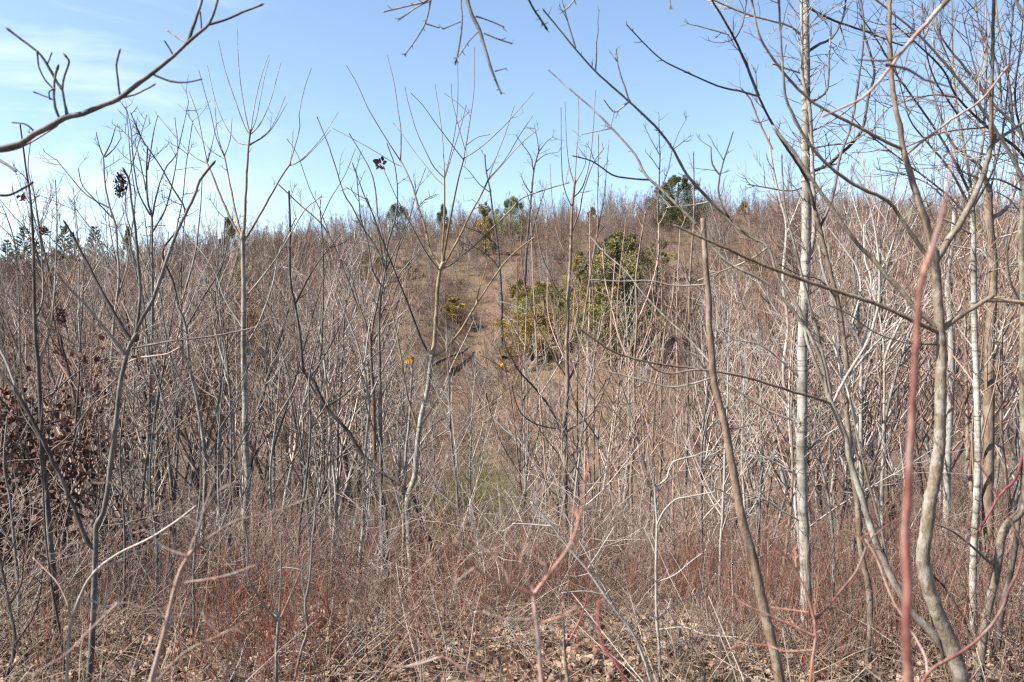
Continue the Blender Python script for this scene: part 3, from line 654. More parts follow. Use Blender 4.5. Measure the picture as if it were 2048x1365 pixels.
hero('leaf_holding_sapling', 'very thin stem still holding yellow and tan leaves, above the grassy gully', 'sapling', None, 'twig', [
 ('trunk', 5, 2.4, '1060,1120 1050,1040 1040,960 1032,880 1022,800 1010,740 998,700'), ('branch', 2.6, 1.6, '1012,745 990,725 962,712'), ('branch', 2, 1.6, '1020,790 1040,740 1050,700')], twig=(1.6, 10, 50, 1.4),
 extra=[('leaf', 'goldleaf', lambda R: leaf_cluster(P(1001, 736, hit(1060, 1120)), .02, .04, 3, .15, R)), ('leaf', 'tanleaf', lambda R: leaf_cluster(P(1008, 747, hit(1060, 1120)), .02, .02, 2, .15, R)), ('leaf', 'tanleaf', lambda R: leaf_cluster(P(960, 706, hit(1060, 1120)), .02, .02, 2, .17, R)), ('leaf', 'maroon', lambda R: leaf_cluster(P(1005, 718, hit(1060, 1120)), .02, .02, 2, .15, R))])
hero('white_shrub_sapling', 'small white-barked sapling with zigzag side twigs right of centre near the fallen log', 'sapling', 4.2, 'white', [
 ('trunk', 7, 4, '1321,1372 1318,1290 1313,1230 1312,1143 1313,1090 1314,1043 1311,1010 1310,977'), ('branch', 4, 2.4, '1313,1052 1330,1020 1350,1000 1372,995 1425,985'), ('branch', 4, 2.4, '1310,977 1335,955 1345,925 1390,912'), ('branch', 3, 2, '1310,977 1300,940 1295,900'),
 ('branch', 3, 2, '1315,1240 1350,1210 1400,1185 1430,1150'), ('branch', 3, 2, '1313,1165 1350,1150 1380,1125 1400,1110'), ('branch', 3, 2, '1314,1260 1370,1255 1410,1270 1480,1275'), ('branch', 3, 2, '1312,1180 1340,1230 1380,1290 1410,1340 1430,1368'), ('branch', 3, 2, '1311,1110 1300,1080 1290,1060')], twig=(1.6, 10, 50, 1.7))
hero('pale_bent_sapling', 'pale stem leaning far to the left across the foot of the straight brown sapling', 'sapling', 4.0, 'white', [
 ('trunk', 6.5, 4, '1305,1380 1291,1327 1271,1277 1241,1233 1211,1193 1174,1140 1134,1093 1104,1053 1067,1010'), ('branch', 3.4, 2.4, '1206,1190 1170,1183 1128,1186'), ('branch', 3.4, 2.4, '1104,1053 1070,1050 1030,1048'), ('branch', 3.4, 2, '1240,1232 1200,1160 1180,1120 1160,1085'), ('branch', 3, 2, '1174,1140 1200,1100 1225,1060')], twig=(1.6, 10, 45, 1.7))
hero('small_grey_sapling', 'small grey forked sapling among the red stems, bottom left of centre', 'sapling', 3.7, 'grey', [
 ('trunk', 6.5, 6, '553,1372 553,1300 557,1245'), ('branch', 4.5, 3, '557,1244 532,1217 512,1187 496,1150 495,1090 488,1040'), ('branch', 4, 2.6, '557,1242 560,1200 562,1143 562,1075'), ('branch', 3.5, 2.4, '558,1243 575,1205 602,1140'), ('branch', 3, 2.4, '557,1246 545,1200 540,1150')], twig=(1, 8, 30, 1.8))
hero('crooked_sapling', 'crooked thin grey stem among the red stems next to the small forked grey sapling', 'sapling', 3.9, 'grey', [
 ('trunk', 6, 3, '587,1372 602,1303 615,1260 610,1210 619,1160 625,1077 629,1043 632,1000'), ('branch', 3, 2, '602,1303 585,1270 577,1240'), ('branch', 3, 2, '612,1205 605,1160 606,1120'), ('branch', 3, 2, '600,1140 570,1135 560,1140')], twig=(1.4, 8, 40, 1.7))
hero('stub_sapling', 'short brown forked stem just under the straight brown sapling, at the bottom edge', 'sapling', 3.1, 'brown', [
 ('trunk', 7, 5, '1137,1372 1131,1320 1128,1285'), ('branch', 4, 3, '1128,1287 1110,1262 1085,1250'), ('branch', 4, 3, '1129,1300 1145,1270 1160,1240 1168,1215', {'mat': 'crimson'}), ('branch', 3.4, 3, '1128,1285 1127,1240 1120,1200')], twig=(1, 8, 40, 1.8))

# --- pink and red shoots close to the lens
hero('pink_shoot', 'pinkish forked shoot close up at bottom centre, soft and out of focus', 'shoot', 1.35, 'pink', [
 ('trunk', 9.6, 7.6, '1087,1400 1080,1330 1075,1270 1070,1220 1066,1190'), ('branch', 7.2, 2.5, '1066,1190 1025,1172 990,1160 950,1135 925,1110 905,1088', {'mat': 'orange'}), ('branch', 7.2, 2.5, '1066,1190 1090,1160 1120,1120 1140,1090 1155,1050 1165,1010 1167,980 1175,940 1190,895', {'mat': 'orange'}),
 ('branch', 4.0, 1.7, '1165,1022 1190,1008 1210,1000'), ('branch', 4.0, 1.7, '1069,1238 1040,1240 1010,1238 960,1225'), ('branch', 4.0, 1.7, '1074,1250 1100,1240 1130,1230 1150,1215', {'mat': 'orange'}), ('branch', 4.0, 1.7, '1020,1172 1008,1140 985,1110 960,1090 945,1058'),
 ('branch', 3.2, 1.4, '908,1090 922,1060 937,1035'), ('branch', 3.2, 1.4, '1066,1188 1050,1150 1040,1120 1055,1090'), ('branch', 3.2, 1.3, '1095,1150 1085,1110 1060,1095 1024,1085'), ('branch', 3.2, 1.3, '950,1135 930,1150 912,1165'), ('branch', 3.2, 1.3, '1066,1195 1040,1180 1020,1140 1022,1120')], twig=(1.6, 12, 50, 3), knots=.1, sides=10)
hero('rosy_shoot', 'rosy tan shoot with out-of-focus side twigs at the bottom left', 'shoot', 1.6, 'pink', [
 ('trunk', 10.4, 6.8, '300,1385 303,1360 313,1323 327,1270 337,1230 347,1187 360,1143 377,1113'), ('branch', 5.6, 1.9, '377,1113 400,1090 437,1063 477,1040 512,1033 560,1020 610,1000', {'mat': 'brown'}),
 ('branch', 4.0, 1.7, '377,1113 345,1103 320,1090 305,1070 290,1060 270,1020 257,985 230,970 205,960'), ('branch', 4.8, 1.7, '377,1110 390,1075 400,1050 410,1010 420,985 432,950'), ('branch', 4.0, 1.7, '334,1237 300,1223 260,1207 235,1207'), ('branch', 4.0, 1.7, '330,1257 370,1230 407,1218 415,1190'),
 ('branch', 4.0, 1.7, '360,1167 427,1157 467,1147 512,1130'), ('branch', 5.6, 1.7, '307,1372 367,1307 420,1280 460,1260 510,1230', {'mat': 'brown', 'dz': -.4}), ('branch', 4.0, 1.7, '235,1207 180,1260 130,1310 60,1350', {'dz': -.5}), ('branch', 3.2, 1.3, '305,1070 300,1030 330,1000'), ('branch', 3.2, 1.3, '400,1050 370,1035 340,1035 325,1030'), ('branch', 3.2, 1.3, '407,1218 410,1240 440,1270'), ('branch', 3.2, 1.3, '410,1010 440,980 470,965')], twig=(1.6, 12, 50, 3), sides=10)
hero('drooping_shoot', 'blurred pinkish shoot with one drooping side twig near the bottom edge left of centre', 'shoot', 1.7, 'pink', [
 ('trunk', 6.4, 3.8, '1000,1400 942,1353 899,1320 872,1307 852,1263 825,1227 799,1197 775,1160', {'mat': 'orange'}), ('branch', 4.8, 1.7, '885,1313 819,1333 779,1332 749,1318')], twig=(.8, 10, 36, 2.6), sides=10)
hero('crimson_cane', 'blurred crimson cane curving up from the bottom edge, right of the pinkish forked shoot', 'cane', 1.15, 'crimson', [
 ('trunk', 7.2, 5.1, '1256,1380 1237,1333 1211,1300 1201,1280 1196,1243 1197,1210')], twig=(.8, 10, 36, 2.6), sides=10)
hero('red_cane', 'thick blurred red cane rising in front of everything on the right', 'cane', 0.9, 'red', [
 ('trunk', 21, 11, '1822,1400 1815,1330 1812,1250 1815,1180 1812,1110 1810,1060 1816,1000 1818,940 1822,880 1826,800 1830,740 1833,680 1836,620 1842,565 1852,530', {'twig': (0,)}),
 ('branch', 12, 2.5, '1846,552 1860,510 1873,470 1884,430 1892,390 1900,345 1905,290', {'mat': 'orange', 'dz': -.25}), ('branch', 6, 2.0, '1836,600 1815,570 1790,545', {'dz': .3})], twig=(0,), sides=12, knots=.06)
hero('orange_shoot', 'orange-red forked shoot in front of the white-barked trunk foot', 'shoot', 2.1, 'orange', [
 ('trunk', 6, 5, '1619,1380 1625,1320 1631,1277 1629,1240'), ('branch', 5, 2.0, '1629,1240 1653,1217 1686,1177 1716,1137 1733,1093 1743,1077 1775,1050 1809,1033', {'mat': 'red'}), ('branch', 5, 2.0, '1629,1240 1616,1193 1596,1150 1576,1117 1540,1083 1530,1060'),
 ('branch', 5, 2.0, '1628,1272 1586,1253 1536,1230 1500,1215 1465,1198', {}), ('branch', 4, 1.5, '1628,1300 1570,1303 1536,1292 1475,1285'), ('branch', 3.4, 1.5, '1733,1093 1715,1070 1690,1060'), ('branch', 3.4, 1.5, '1616,1225 1580,1220 1545,1215')], twig=(1.3, 12, 50, 2.6), sides=9)
hero('curving_red_shoot', 'red shoot sweeping in a long curve out of the right edge near the bottom', 'shoot', 1.9, 'red', [
 ('trunk', 7, 5, '1830,1390 1863,1340 1919,1307 1963,1273 1999,1227 2019,1177 2036,1143 2048,1093 2060,1040'), ('branch', 5, 2.0, '2047,1097 2036,1070 2003,1007 1975,955 1950,920', {'mat': 'orange'}), ('branch', 5, 2.0, '1855,1350 1849,1310 1823,1263 1789,1207 1769,1160 1753,1117 1733,1083', {'mat': 'pink'})], twig=(.4, 10, 40, 2.4), sides=9)

# --- right side
hero('bumpy_brown_sapling', 'bumpy brown stem broken off short at the top, leaning left of the white trunk', 'sapling', 3.3, 'brown', [
 ('trunk', 21, 10, '1562,1380 1550,1310 1535,1250 1520,1180 1505,1110 1490,1060 1478,1010 1470,960 1460,910 1452,860 1445,830 1430,775 1426,745 1423,700 1418,650 1418,600 1412,540 1410,500 1408,470 1406,437', {'stub': 1, 'step': 9, 'twig': (3.5, 3, 7, 5)}),
 ('branch', 3.4, 2, '1426,755 1385,768 1340,775 1300,765 1224,745 1151,725', {'mat': 'white'}), ('branch', 3.4, 2, '1412,570 1350,572 1300,562 1240,563 1185,560', {'mat': 'white'}), ('branch', 3, 2, '1452,860 1500,850 1536,830'), ('branch', 3, 2, '1478,1010 1440,980 1400,970 1350,945')], twig=(1, 6, 26, 1.8), knots=.13, sides=10)
hero('white_trunk_tree', 'tallest white-barked tree with ring scars and short spur twigs, leaving the top edge', 'tree', None, 'pale', [
 ('trunk', 22, 15, '1612,1300 1612,1200 1610,1100 1605,1000 1603,900 1605,800 1605,700 1608,600 1612,500 1612,400 1611,300 1612,200 1611,100 1610,0 1610,-120', {'twig': (9, 16, 85, 1.6), 'step': 10, 'up': 0}),
 ('branch', 9, 5, '1620,520 1628,460 1628,400 1625,330 1622,250 1617,200 1605,150 1604,60 1603,-60', {'mat': 'grey', 'dz': -.08}), ('branch', 6, 3, '1614,105 1640,88 1663,77 1683,43 1690,18 1692,-20', {'mat': 'dark'}), ('branch', 5, 2.4, '1614,208 1650,188 1657,155 1658,118 1659,60 1636,27 1618,12'),
 ('branch', 5, 3, '1610,78 1580,53 1536,40 1490,27 1427,0 1390,-25', {'mat': 'white'}), ('branch', 5, 3, '1612,14 1669,42 1728,62 1800,90', {'mat': 'dark'}), ('branch', 7, 4, '1614,346 1650,333 1676,313 1723,262 1735,200 1749,147 1738,100 1726,60', {'mat': 'dark'}),
 ('branch', 4, 2.4, '1614,300 1660,290 1700,285 1750,255'), ('branch', 4, 2.4, '1612,372 1580,382 1536,376 1500,370'), ('branch', 4, 2.4, '1613,268 1650,250 1690,225 1720,200'), ('branch', 4, 2.4, '1611,150 1580,140 1550,130'),
 ('branch', 5, 2.4, '1604,850 1592,842 1536,820 1450,762 1414,718 1377,678 1331,635 1284,585 1251,542 1211,508 1177,470', {'mat': 'lichen', 'twig': (1.3, 10, 60, 1.8)}),
 ('branch', 4, 2.4, '1604,910 1640,880 1680,850 1700,820'), ('branch', 4, 2.4, '1606,1045 1560,1020 1530,1000 1480,985'), ('branch', 4, 2.2, '1605,760 1560,720 1520,690 1470,680'), ('branch', 4, 2.2, '1606,960 1560,930 1500,905 1440,895')],
 twig=(6.5, 14, 80, 1.6), sides=12, depth=.4, knots=.08)
hero('lichen_tree', 'leaning lichen-spotted tree sending long greenish limbs up to the left over the cedar', 'tree', 3.9, 'lichen', [
 ('trunk', 17, 10, '1935,1380 1906,1317 1869,1273 1829,1230 1803,1190 1776,1140 1749,1077 1723,993 1696,910 1693,882 1669,822 1659,797', {'twig': (.6, 8, 50, 2)}),
 ('branch', 7, 4, '1659,797 1636,738 1616,688 1603,628 1576,585 1556,555 1536,495 1500,475 1464,447 1421,403', {'twig': (.8, 10, 60, 1.8)}), ('branch', 6, 2.6, '1421,403 1374,350 1354,313 1317,260 1257,203 1191,143 1144,90 1089,23', {'twig': (2.4, 8, 24, 1.9)}),
 ('branch', 3.2, 2.2, '1191,143 1193,115 1193,88', {'mat': 'dark'}), ('branch', 3.2, 2.2, '1151,96 1140,60 1131,27', {'mat': 'dark'}), ('branch', 3.6, 2.2, '1258,202 1250,175 1238,140 1233,103'), ('branch', 3.4, 2.2, '1257,205 1240,218 1228,225 1210,203'), ('branch', 3, 2, '1229,222 1224,240 1221,255'),
 ('branch', 7, 4, '1655,790 1640,715 1600,640 1536,568 1467,532 1424,495 1391,448', {'twig': (.8, 10, 60, 1.8)}), ('branch', 6, 2.4, '1391,448 1334,390 1291,350 1271,310 1224,257 1184,217 1141,180 1098,141', {'twig': (2.4, 8, 24, 1.8)}), ('branch', 4, 2.4, '1301,360 1257,357 1224,350 1184,323 1149,313', {'mat': 'dark'}), ('branch', 2.6, 1.8, '1222,257 1195,263 1165,269'),
 ('branch', 6, 3.4, '1662,808 1636,798 1589,785 1536,768 1490,755 1424,742 1341,732 1284,722 1224,702 1164,662', {'mat': 'brown', 'twig': (.5, 10, 50, 1.8), 'dz': -.35}), ('branch', 4, 3, '1412,741 1385,710 1345,670 1318,642', {'mat': 'brown'}), ('branch', 4, 3, '1440,745 1390,740 1345,748 1315,742 1300,730', {'mat': 'pink', 'dz': -.4}),
 ('branch', 6, 3, '1666,805 1696,748 1729,695 1749,642 1759,588 1756,505 1749,455 1735,400 1705,340', {'mat': 'white'}), ('branch', 6, 3, '1662,790 1653,738 1636,668 1613,588 1593,505 1579,455 1568,400 1563,315'), ('branch', 6, 4, '1700,920 1715,860 1700,800 1680,740 1668,680', {'mat': 'white'}),
 ('branch', 6, 3, '1776,1140 1760,1050 1735,960 1720,900 1700,800', {}), ('branch', 4, 2.4, '1536,495 1500,520 1450,540 1400,560'), ('branch', 4, 2.4, '1464,447 1440,400 1440,350 1465,268', {'mat': 'dark'}), ('branch', 3.4, 2.2, '1441,352 1425,330 1422,298', {'mat': 'dark'}), ('branch', 4, 2.4, '1421,403 1390,410 1340,415')],
 twig=(2.2, 10, 70, 1.6), sides=10)
hero('dappled_tree', 'bent tan tree with pale patches and a splintered right limb, largest trunk on the right', 'tree', 3.3, 'dapple', [
 ('trunk', 31, 17, '1935,1400 1923,1360 1903,1293 1876,1230 1856,1173 1849,1137 1846,1110 1853,1060 1859,1010 1869,960 1876,910 1879,898 1881,788 1883,708 1881,668 1876,605 1873,555 1869,525', {'step': 9, 'twig': (.2, 10, 60, 2)}),
 ('branch', 14, 7, '1869,527 1862,492 1856,455 1836,400 1819,343 1806,297 1799,250 1786,183 1781,117 1779,50 1781,-30', {'mat': 'brown', 'dz': .05}), ('branch', 14, 10, '1870,525 1895,485 1916,455 1949,393 1969,343 1983,290', {'dz': -.05}),
 ('branch', 8, 6, '1983,290 1983,233 1984,167 1986,67 1988,-30', {'mat': 'brown'}), ('branch', 7, 5, '1983,290 2010,270 2048,245 2090,215'),
 ('branch', 8, 4, '1866,528 1836,488 1813,455 1786,413 1766,397 1723,377 1683,353 1649,323 1619,290 1596,250 1573,200 1568,167 1563,100 1558,7', {'dz': -.12}), ('branch', 7, 4, '1805,298 1769,283 1723,257 1669,230 1619,200 1586,167 1563,140 1536,103 1517,67 1504,3', {'mat': 'brown', 'dz': -.15}),
 ('branch', 5, 4, '1812,310 1853,277 1903,240 1963,200 2010,140', {'mat': 'pink', 'dz': -.3}), ('branch', 10, 6, '1872,655 1826,612 1803,582 1769,548 1749,522 1719,492 1689,455 1659,410 1619,353 1586,303 1553,262', {'mat': 'dapple', 'dz': .1}),
 ('branch', 9, 5, '1882,668 1856,655 1826,642 1770,615 1703,592 1650,575 1595,556 1536,535 1480,510 1440,492 1357,455', {'mat': 'brown', 'dz': -.15, 'label': 'long dark reddish-brown side limb crossing to the left'}), ('branch', 11, 8, '1882,660 1923,632 1973,600', {'twig': (0,)}), ('branch', 9, 6, '1973,600 2009,602 2048,606 2090,607', {'mat': 'wood', 'label': 'splintered pale broken limb', 'twig': (0,)}), ('branch', 4, 2.4, '1965,605 1990,596 2005,595', {'mat': 'wood', 'twig': (0,)}),
 ('branch', 3.6, 2.6, '1875,690 1810,685 1750,665 1700,630 1660,612', {'dz': -.2}), ('branch', 9, 6, '1846,1120 1860,1180 1872,1250 1885,1310', {'mat': 'dark', 'dz': .1, 'twig': (0,)})],
 twig=(1.0, 12, 90, 1.8), sides=12, depth=.3, knots=.1)
hero('blurred_bough', 'soft out-of-focus bough crossing the upper right corner diagonally', 'tree', 1.9, 'pink', [
 ('trunk', 30, 9, '2400,1500 2380,700 2250,200 2080,-90 1960,-60 1896,0', {'twig': (0,), 'mat': 'brown'}), ('branch', 9, 4, '1896,0 1853,47 1809,97 1769,150 1723,197 1653,230', {'dz': .2}), ('branch', 6, 3, '1826,80 1785,118 1755,122 1720,120', {'mat': 'brown'}),
 ('branch', 6, 3, '1772,130 1816,140 1850,160 1895,173', {'mat': 'brown'}), ('branch', 9, 6, '2080,-90 2030,-10 2062,45', {'mat': 'dark'})], twig=(0,), sides=10)
hero('brown_curved_sapling', 'slim brown stem curving left over the white trunk into a long dark limb', 'sapling', 4.6, 'brown', [
 ('trunk', 13, 8, '1735,1372 1738,1300 1740,1250 1738,1180 1722,1100 1715,1010 1703,930 1699,872 1693,822 1696,755 1689,688 1676,605 1659,538 1639,455 1633,433'), ('branch', 7, 4, '1633,433 1616,367 1599,333 1569,290 1536,233 1517,193', {'mat': 'dark'}), ('branch', 6, 3.4, '1517,193 1501,150 1481,103 1461,63 1424,0 1405,-30', {'mat': 'dark'}),
 ('branch', 4, 2.2, '1514,192 1477,182 1434,172 1367,142 1324,120 1291,90 1256,53', {'mat': 'dark', 'twig': (3.4, 6, 16, 1.8)}), ('branch', 3, 2, '1470,78 1485,50 1493,5', {'mat': 'dark'}), ('branch', 3, 2, '1458,70 1430,62 1398,53', {'mat': 'dark'}),
 ('branch', 4.5, 2.6, '1545,300 1512,230 1502,200 1485,180', {'mat': 'twig'}), ('branch', 6, 3.4, '1640,458 1666,393 1679,320 1703,247 1716,167 1728,63 1719,-20', {'mat': 'dark', 'twig': (2.4, 10, 50, 1.7)}), ('branch', 4, 2.4, '1676,600 1640,560 1600,550 1560,530'), ('branch', 4, 2.4, '1696,755 1740,700 1790,650 1820,615', {'mat': 'white'})],
 twig=(3.2, 10, 60, 1.6), sides=9)
hero('ringed_white_sapling', 'slender white ringed trunk near the right edge with a big spray of dark stems above', 'tree', 5.2, 'pale', [
 ('trunk', 15, 10, '1956,1350 1952,1300 1949,1277 1946,1177 1949,1077 1953,1010 1956,910 1953,755 1949,655 1948,555 1946,455 1943,400', {'twig': (1, 10, 50, 1.7), 'step': 10}),
 ('branch', 6.4, 2.6, '1943,402 1958,330 1966,280 1971,200 1973,100 1970,-30', {'mat': 'brown'}), ('branch', 6.4, 2.6, '1943,400 1936,333 1916,233 1906,133 1903,-20', {'mat': 'olive'}), ('branch', 5.6, 2.2, '1943,392 1886,283 1829,200 1789,143 1760,90 1720,30', {'mat': 'dark'}), ('branch', 4.8, 2.0, '1940,415 1900,340 1850,280 1820,240 1806,190 1795,150', {'mat': 'brown'}),
 ('branch', 4.8, 2.0, '1945,440 1886,383 1803,320 1736,267 1710,240', {'mat': 'dark'}), ('branch', 4.8, 2.0, '1944,420 1990,330 2010,230 2020,100 2030,-10', {'mat': 'dark'}), ('branch', 4.0, 2.0, '1946,450 1900,410 1860,370 1810,350 1760,340', {'mat': 'white'}), ('branch', 4.0, 2.0, '1946,470 1890,440 1860,440 1846,420', {'mat': 'white'}),
 ('branch', 4.0, 1.7, '1906,140 1880,80 1850,20', {'mat': 'dark'}), ('branch', 4.0, 1.7, '1916,230 1870,160 1850,90 1845,10', {'mat': 'brown'}), ('branch', 4.0, 1.7, '1971,200 1945,120 1925,30', {'mat': 'dark'}), ('branch', 3.2, 1.7, '1948,560 1990,540 2048,530'), ('branch', 3.2, 1.6, '1950,700 1920,660 1900,610'), ('branch', 3.2, 1.6, '1953,755 1990,700 2010,640')],
 twig=(7.5, 14, 110, 1.5), sides=10, depth=.45)
hero('far_right_tree', 'dark tree leaning in from the right edge with long diagonal limbs crossing the blue sky', 'tree', 4.4, 'dark', [
 ('trunk', 30, 16, '2140,1400 2130,1000 2125,700 2110,520 2075,410', {'mat': 'grey', 'twig': (0,)}), ('branch', 8.8, 3.2, '2075,410 2048,360 2003,280 1956,207 1909,150 1869,103 1826,60 1753,0 1730,-25', {'mat': 'white'}), ('branch', 7.2, 2.6, '2080,420 2048,280 1986,207 1936,143 1886,80 1869,33 1862,-20'),
 ('branch', 7.2, 2.6, '2078,415 2048,313 1973,253 1913,193 1886,140 1833,87 1790,50'), ('branch', 7.2, 3.2, '2075,430 2046,383 2029,300 2023,213 2009,110 1996,50 1990,-20'), ('branch', 4.8, 2.0, '2050,290 2030,200 2040,100 2048,20'), ('branch', 4.8, 2.0, '2003,215 1995,130 1960,60 1950,-10'), ('branch', 4.0, 2.0, '1956,207 1960,150 1975,80 1990,30', {'mat': 'brown'}),
 ('branch', 4.0, 2.0, '1913,195 1870,190 1820,200 1780,215', {'mat': 'brown'}), ('branch', 4.0, 2.0, '1973,255 1920,260 1870,270 1800,300', {'mat': 'brown'}), ('branch', 4.0, 2.0, '2046,383 2000,360 1950,355 1900,330'), ('branch', 4.0, 2.0, '2020,305 1980,310 1930,300 1890,310', {'mat': 'white'}), ('branch', 4.8, 2.0, '2110,520 2060,480 2048,440 2020,400 1995,385')],
 twig=(7.0, 16, 120, 1.6), sides=10, depth=.45)
hero('rough_bark_tree', 'darker rough-barked trunk standing close behind the slender ringed white trunk', 'tree', None, 'brown', [
 ('trunk', 22, 16, '1984,1215 1978,1100 1975,1000 1978,910 1979,790 1979,688 1983,622 1986,522 1979,460 1976,400', {'twig': (.6, 12, 60, 1.6)}), ('branch', 8.0, 2.6, '1977,402 1965,340 1930,310 1900,280 1870,200 1850,130', {'mat': 'grey'}), ('branch', 8.0, 2.6, '1978,440 2010,420 2030,380 2032,330 2040,250 2048,150', {'mat': 'grey'}),
 ('branch', 4.8, 2.0, '1983,525 1960,500 1940,498 1900,490', {'mat': 'white'}), ('branch', 7.2, 2.6, '1982,640 1985,560 1995,530 1970,510 1950,490', {'mat': 'dark'}), ('branch', 4.0, 2.0, '1978,400 1990,330 1985,260 2000,180'), ('branch', 4.0, 2.0, '1984,480 2020,470 2060,450', {'mat': 'white'})], twig=(6, 16, 110, 1.4), sides=10)
hero('elbow_tree', 'grey trunk with a sharp elbow bend at the right edge beside a dark stump', 'tree', 4.3, 'dapple', [
 ('trunk', 17, 12, '1958,1372 1962,1310 1973,1233 1993,1143 2003,1077 2016,1047 2040,1027 2048,990 2049,900 2046,760 2047,600 2043,480 2050,380', {'step': 9, 'twig': (.8, 10, 60, 1.9)}), ('branch', 6, 3, '1985,1130 1940,1090 1900,1060 1860,1045', {'mat': 'grey'}), ('branch', 6, 4, '2049,900 2030,960 2000,990 1960,1060', {'mat': 'crimson'}), ('branch', 5, 3, '2047,620 2020,560 2015,500 2030,450')], twig=(1.4, 10, 60, 1.9), sides=10)
hero('dark_snag', 'short dark dead stem leaning right beside the elbow-bent grey trunk', 'sapling', 4.6, 'dark', [
 ('trunk', 15, 8, '1990,1372 2000,1240 2016,1170 2030,1100 2040,1010', {'stub': 1}), ('branch', 7, 4, '1965,1372 1940,1270 1900,1190 1870,1155 1850,1140')], twig=(.8, 10, 40, 1.9))
hero('white_crooked_sapling', 'crooked white sapling in the gap between the brown curved stem and the red cane', 'sapling', None, 'white', [
 ('trunk', 10, 5, '1716,1195 1720,1100 1724,1000 1722,910 1722,788 1722,695 1702,655 1670,605 1646,540 1640,500'), ('branch', 5, 2.4, '1722,700 1738,640 1742,560 1730,520 1728,455'), ('branch', 4, 2.4, '1724,920 1760,860 1800,800 1820,740'), ('branch', 4, 2.4, '1702,655 1720,590 1715,540 1690,500 1660,460')], twig=(1.8, 12, 60, 1.6))
hero('white_gnarled_sapling', 'thin white sapling half hidden behind the blurred red cane', 'sapling', None, 'white', [
 ('trunk', 9, 4, '1760,1195 1765,1100 1764,1000 1766,910 1769,788 1771,715 1796,655 1813,622'), ('branch', 4, 2.4, '1770,720 1762,650 1750,600 1735,560'), ('branch', 4, 2.4, '1766,900 1800,840 1830,800 1860,740')], twig=(1.6, 12, 60, 1.6))
hero('white_wavy_sapling', 'wavy white sapling close to the left side of the tallest white trunk', 'sapling', None, 'white', [
 ('trunk', 11, 4, '1640,1190 1620,1050 1600,900 1586,822 1566,755 1576,655 1566,565 1573,455 1560,400 1545,330 1538,280'), ('branch', 4, 2, '1572,470 1600,400 1610,360'), ('branch', 4, 2.2, '1574,660 1540,600 1520,560 1480,520'), ('branch', 4, 2.2, '1568,760 1530,700 1500,650')], twig=(1.8, 12, 60, 1.6))
hero('broad_white_trunk', 'broad pale trunk partly hidden by the bent tan tree', 'tree', None, 'white', [
 ('trunk', 16, 9, '1890,1160 1893,1050 1896,910 1903,755 1901,655 1895,560 1905,480 1910,420', {'from': .4}), ('branch', 5, 2.4, '1901,655 1930,590 1945,520 1990,470'), ('branch', 5, 2.4, '1897,570 1870,500 1850,450 1820,400')], twig=(2, 14, 70, 1.6))
hero('thin_pink_sapling', 'thin pinkish sapling with erect twigs between the cedar clump and the bumpy brown stem', 'sapling', None, 'pink', [
 ('trunk', 8, 3, '1263,1150 1265,1050 1262,960 1270,850 1268,740 1274,640 1272,560 1282,480 1290,430', {'mat': 'brown'}), ('branch', 4, 1.8, '1270,850 1300,790 1320,730 1330,660 1345,600 1350,540'), ('branch', 4, 1.8, '1268,740 1240,680 1225,620 1210,560 1205,500'), ('branch', 3.4, 1.8, '1273,650 1300,580 1315,520 1318,450')], twig=(2, 14, 60, 1.6))
hero('upright_brown_sapling', 'upright brown sapling with a dark lower trunk immediately left of the bumpy brown stem', 'sapling', None, 'brown', [
 ('trunk', 8, 3, '1368,1160 1366,1050 1372,940 1374,850 1376,740 1378,640 1380,560 1385,480 1388,430 1387,310'), ('branch', 4, 1.8, '1376,740 1350,670 1340,600 1325,540 1310,500'), ('branch', 4, 1.8, '1378,640 1400,590 1420,540 1440,500')], twig=(2, 14, 60, 1.6))

STEMS = [('8,1372 30,1290 18,1210 2,1130 -12,1060', 9, 'dark'), ('36,1300 38,1200 30,1100 20,1000 8,930 14,840', 8, 'slate'), ('128,1366 125,1300 105,1180 92,1080 85,960 80,880 88,780', 5.5, 'dark'), ('246,1270 248,1200 250,1100 246,1000 240,900 250,800', 6, 'slate'),
 ('262,1230 258,1170 262,1080 268,980 262,880', 6, 'grey'), ('316,1250 314,1180 313,1080 300,980 304,880 318,770', 6.5, 'slate'), ('386,1300 388,1240 387,1150 394,1050 402,960 398,850', 6, 'grey'), ('436,1240 436,1170 441,1080 436,960 438,860 447,760', 6, 'slate'),
 ('456,1210 457,1140 461,1030 462,920 460,800 450,690', 7, 'slate'), ('541,1190 545,1060 540,950 552,840 560,740', 6.5, 'white'), ('600,1200 598,1070 612,960 621,860 618,760 640,660', 7, 'slate'), ('623,1180 628,1060 640,960 645,880 640,800 653,700', 7, 'grey'),
 ('1182,1160 1190,1040 1200,960 1196,880 1206,800', 5.5, 'brown'), ('1486,1180 1490,1040 1484,920 1487,800 1491,690', 6, 'white'), ('1660,1260 1668,1130 1660,1020 1642,930 1630,850', 8, 'slate'), ('1812,1200 1806,1080 1810,980 1800,880', 7, 'white'), ('1700,1230 1706,1120 1716,1020 1745,930 1770,860', 6, 'dark')]
WR = np.random.default_rng(43)
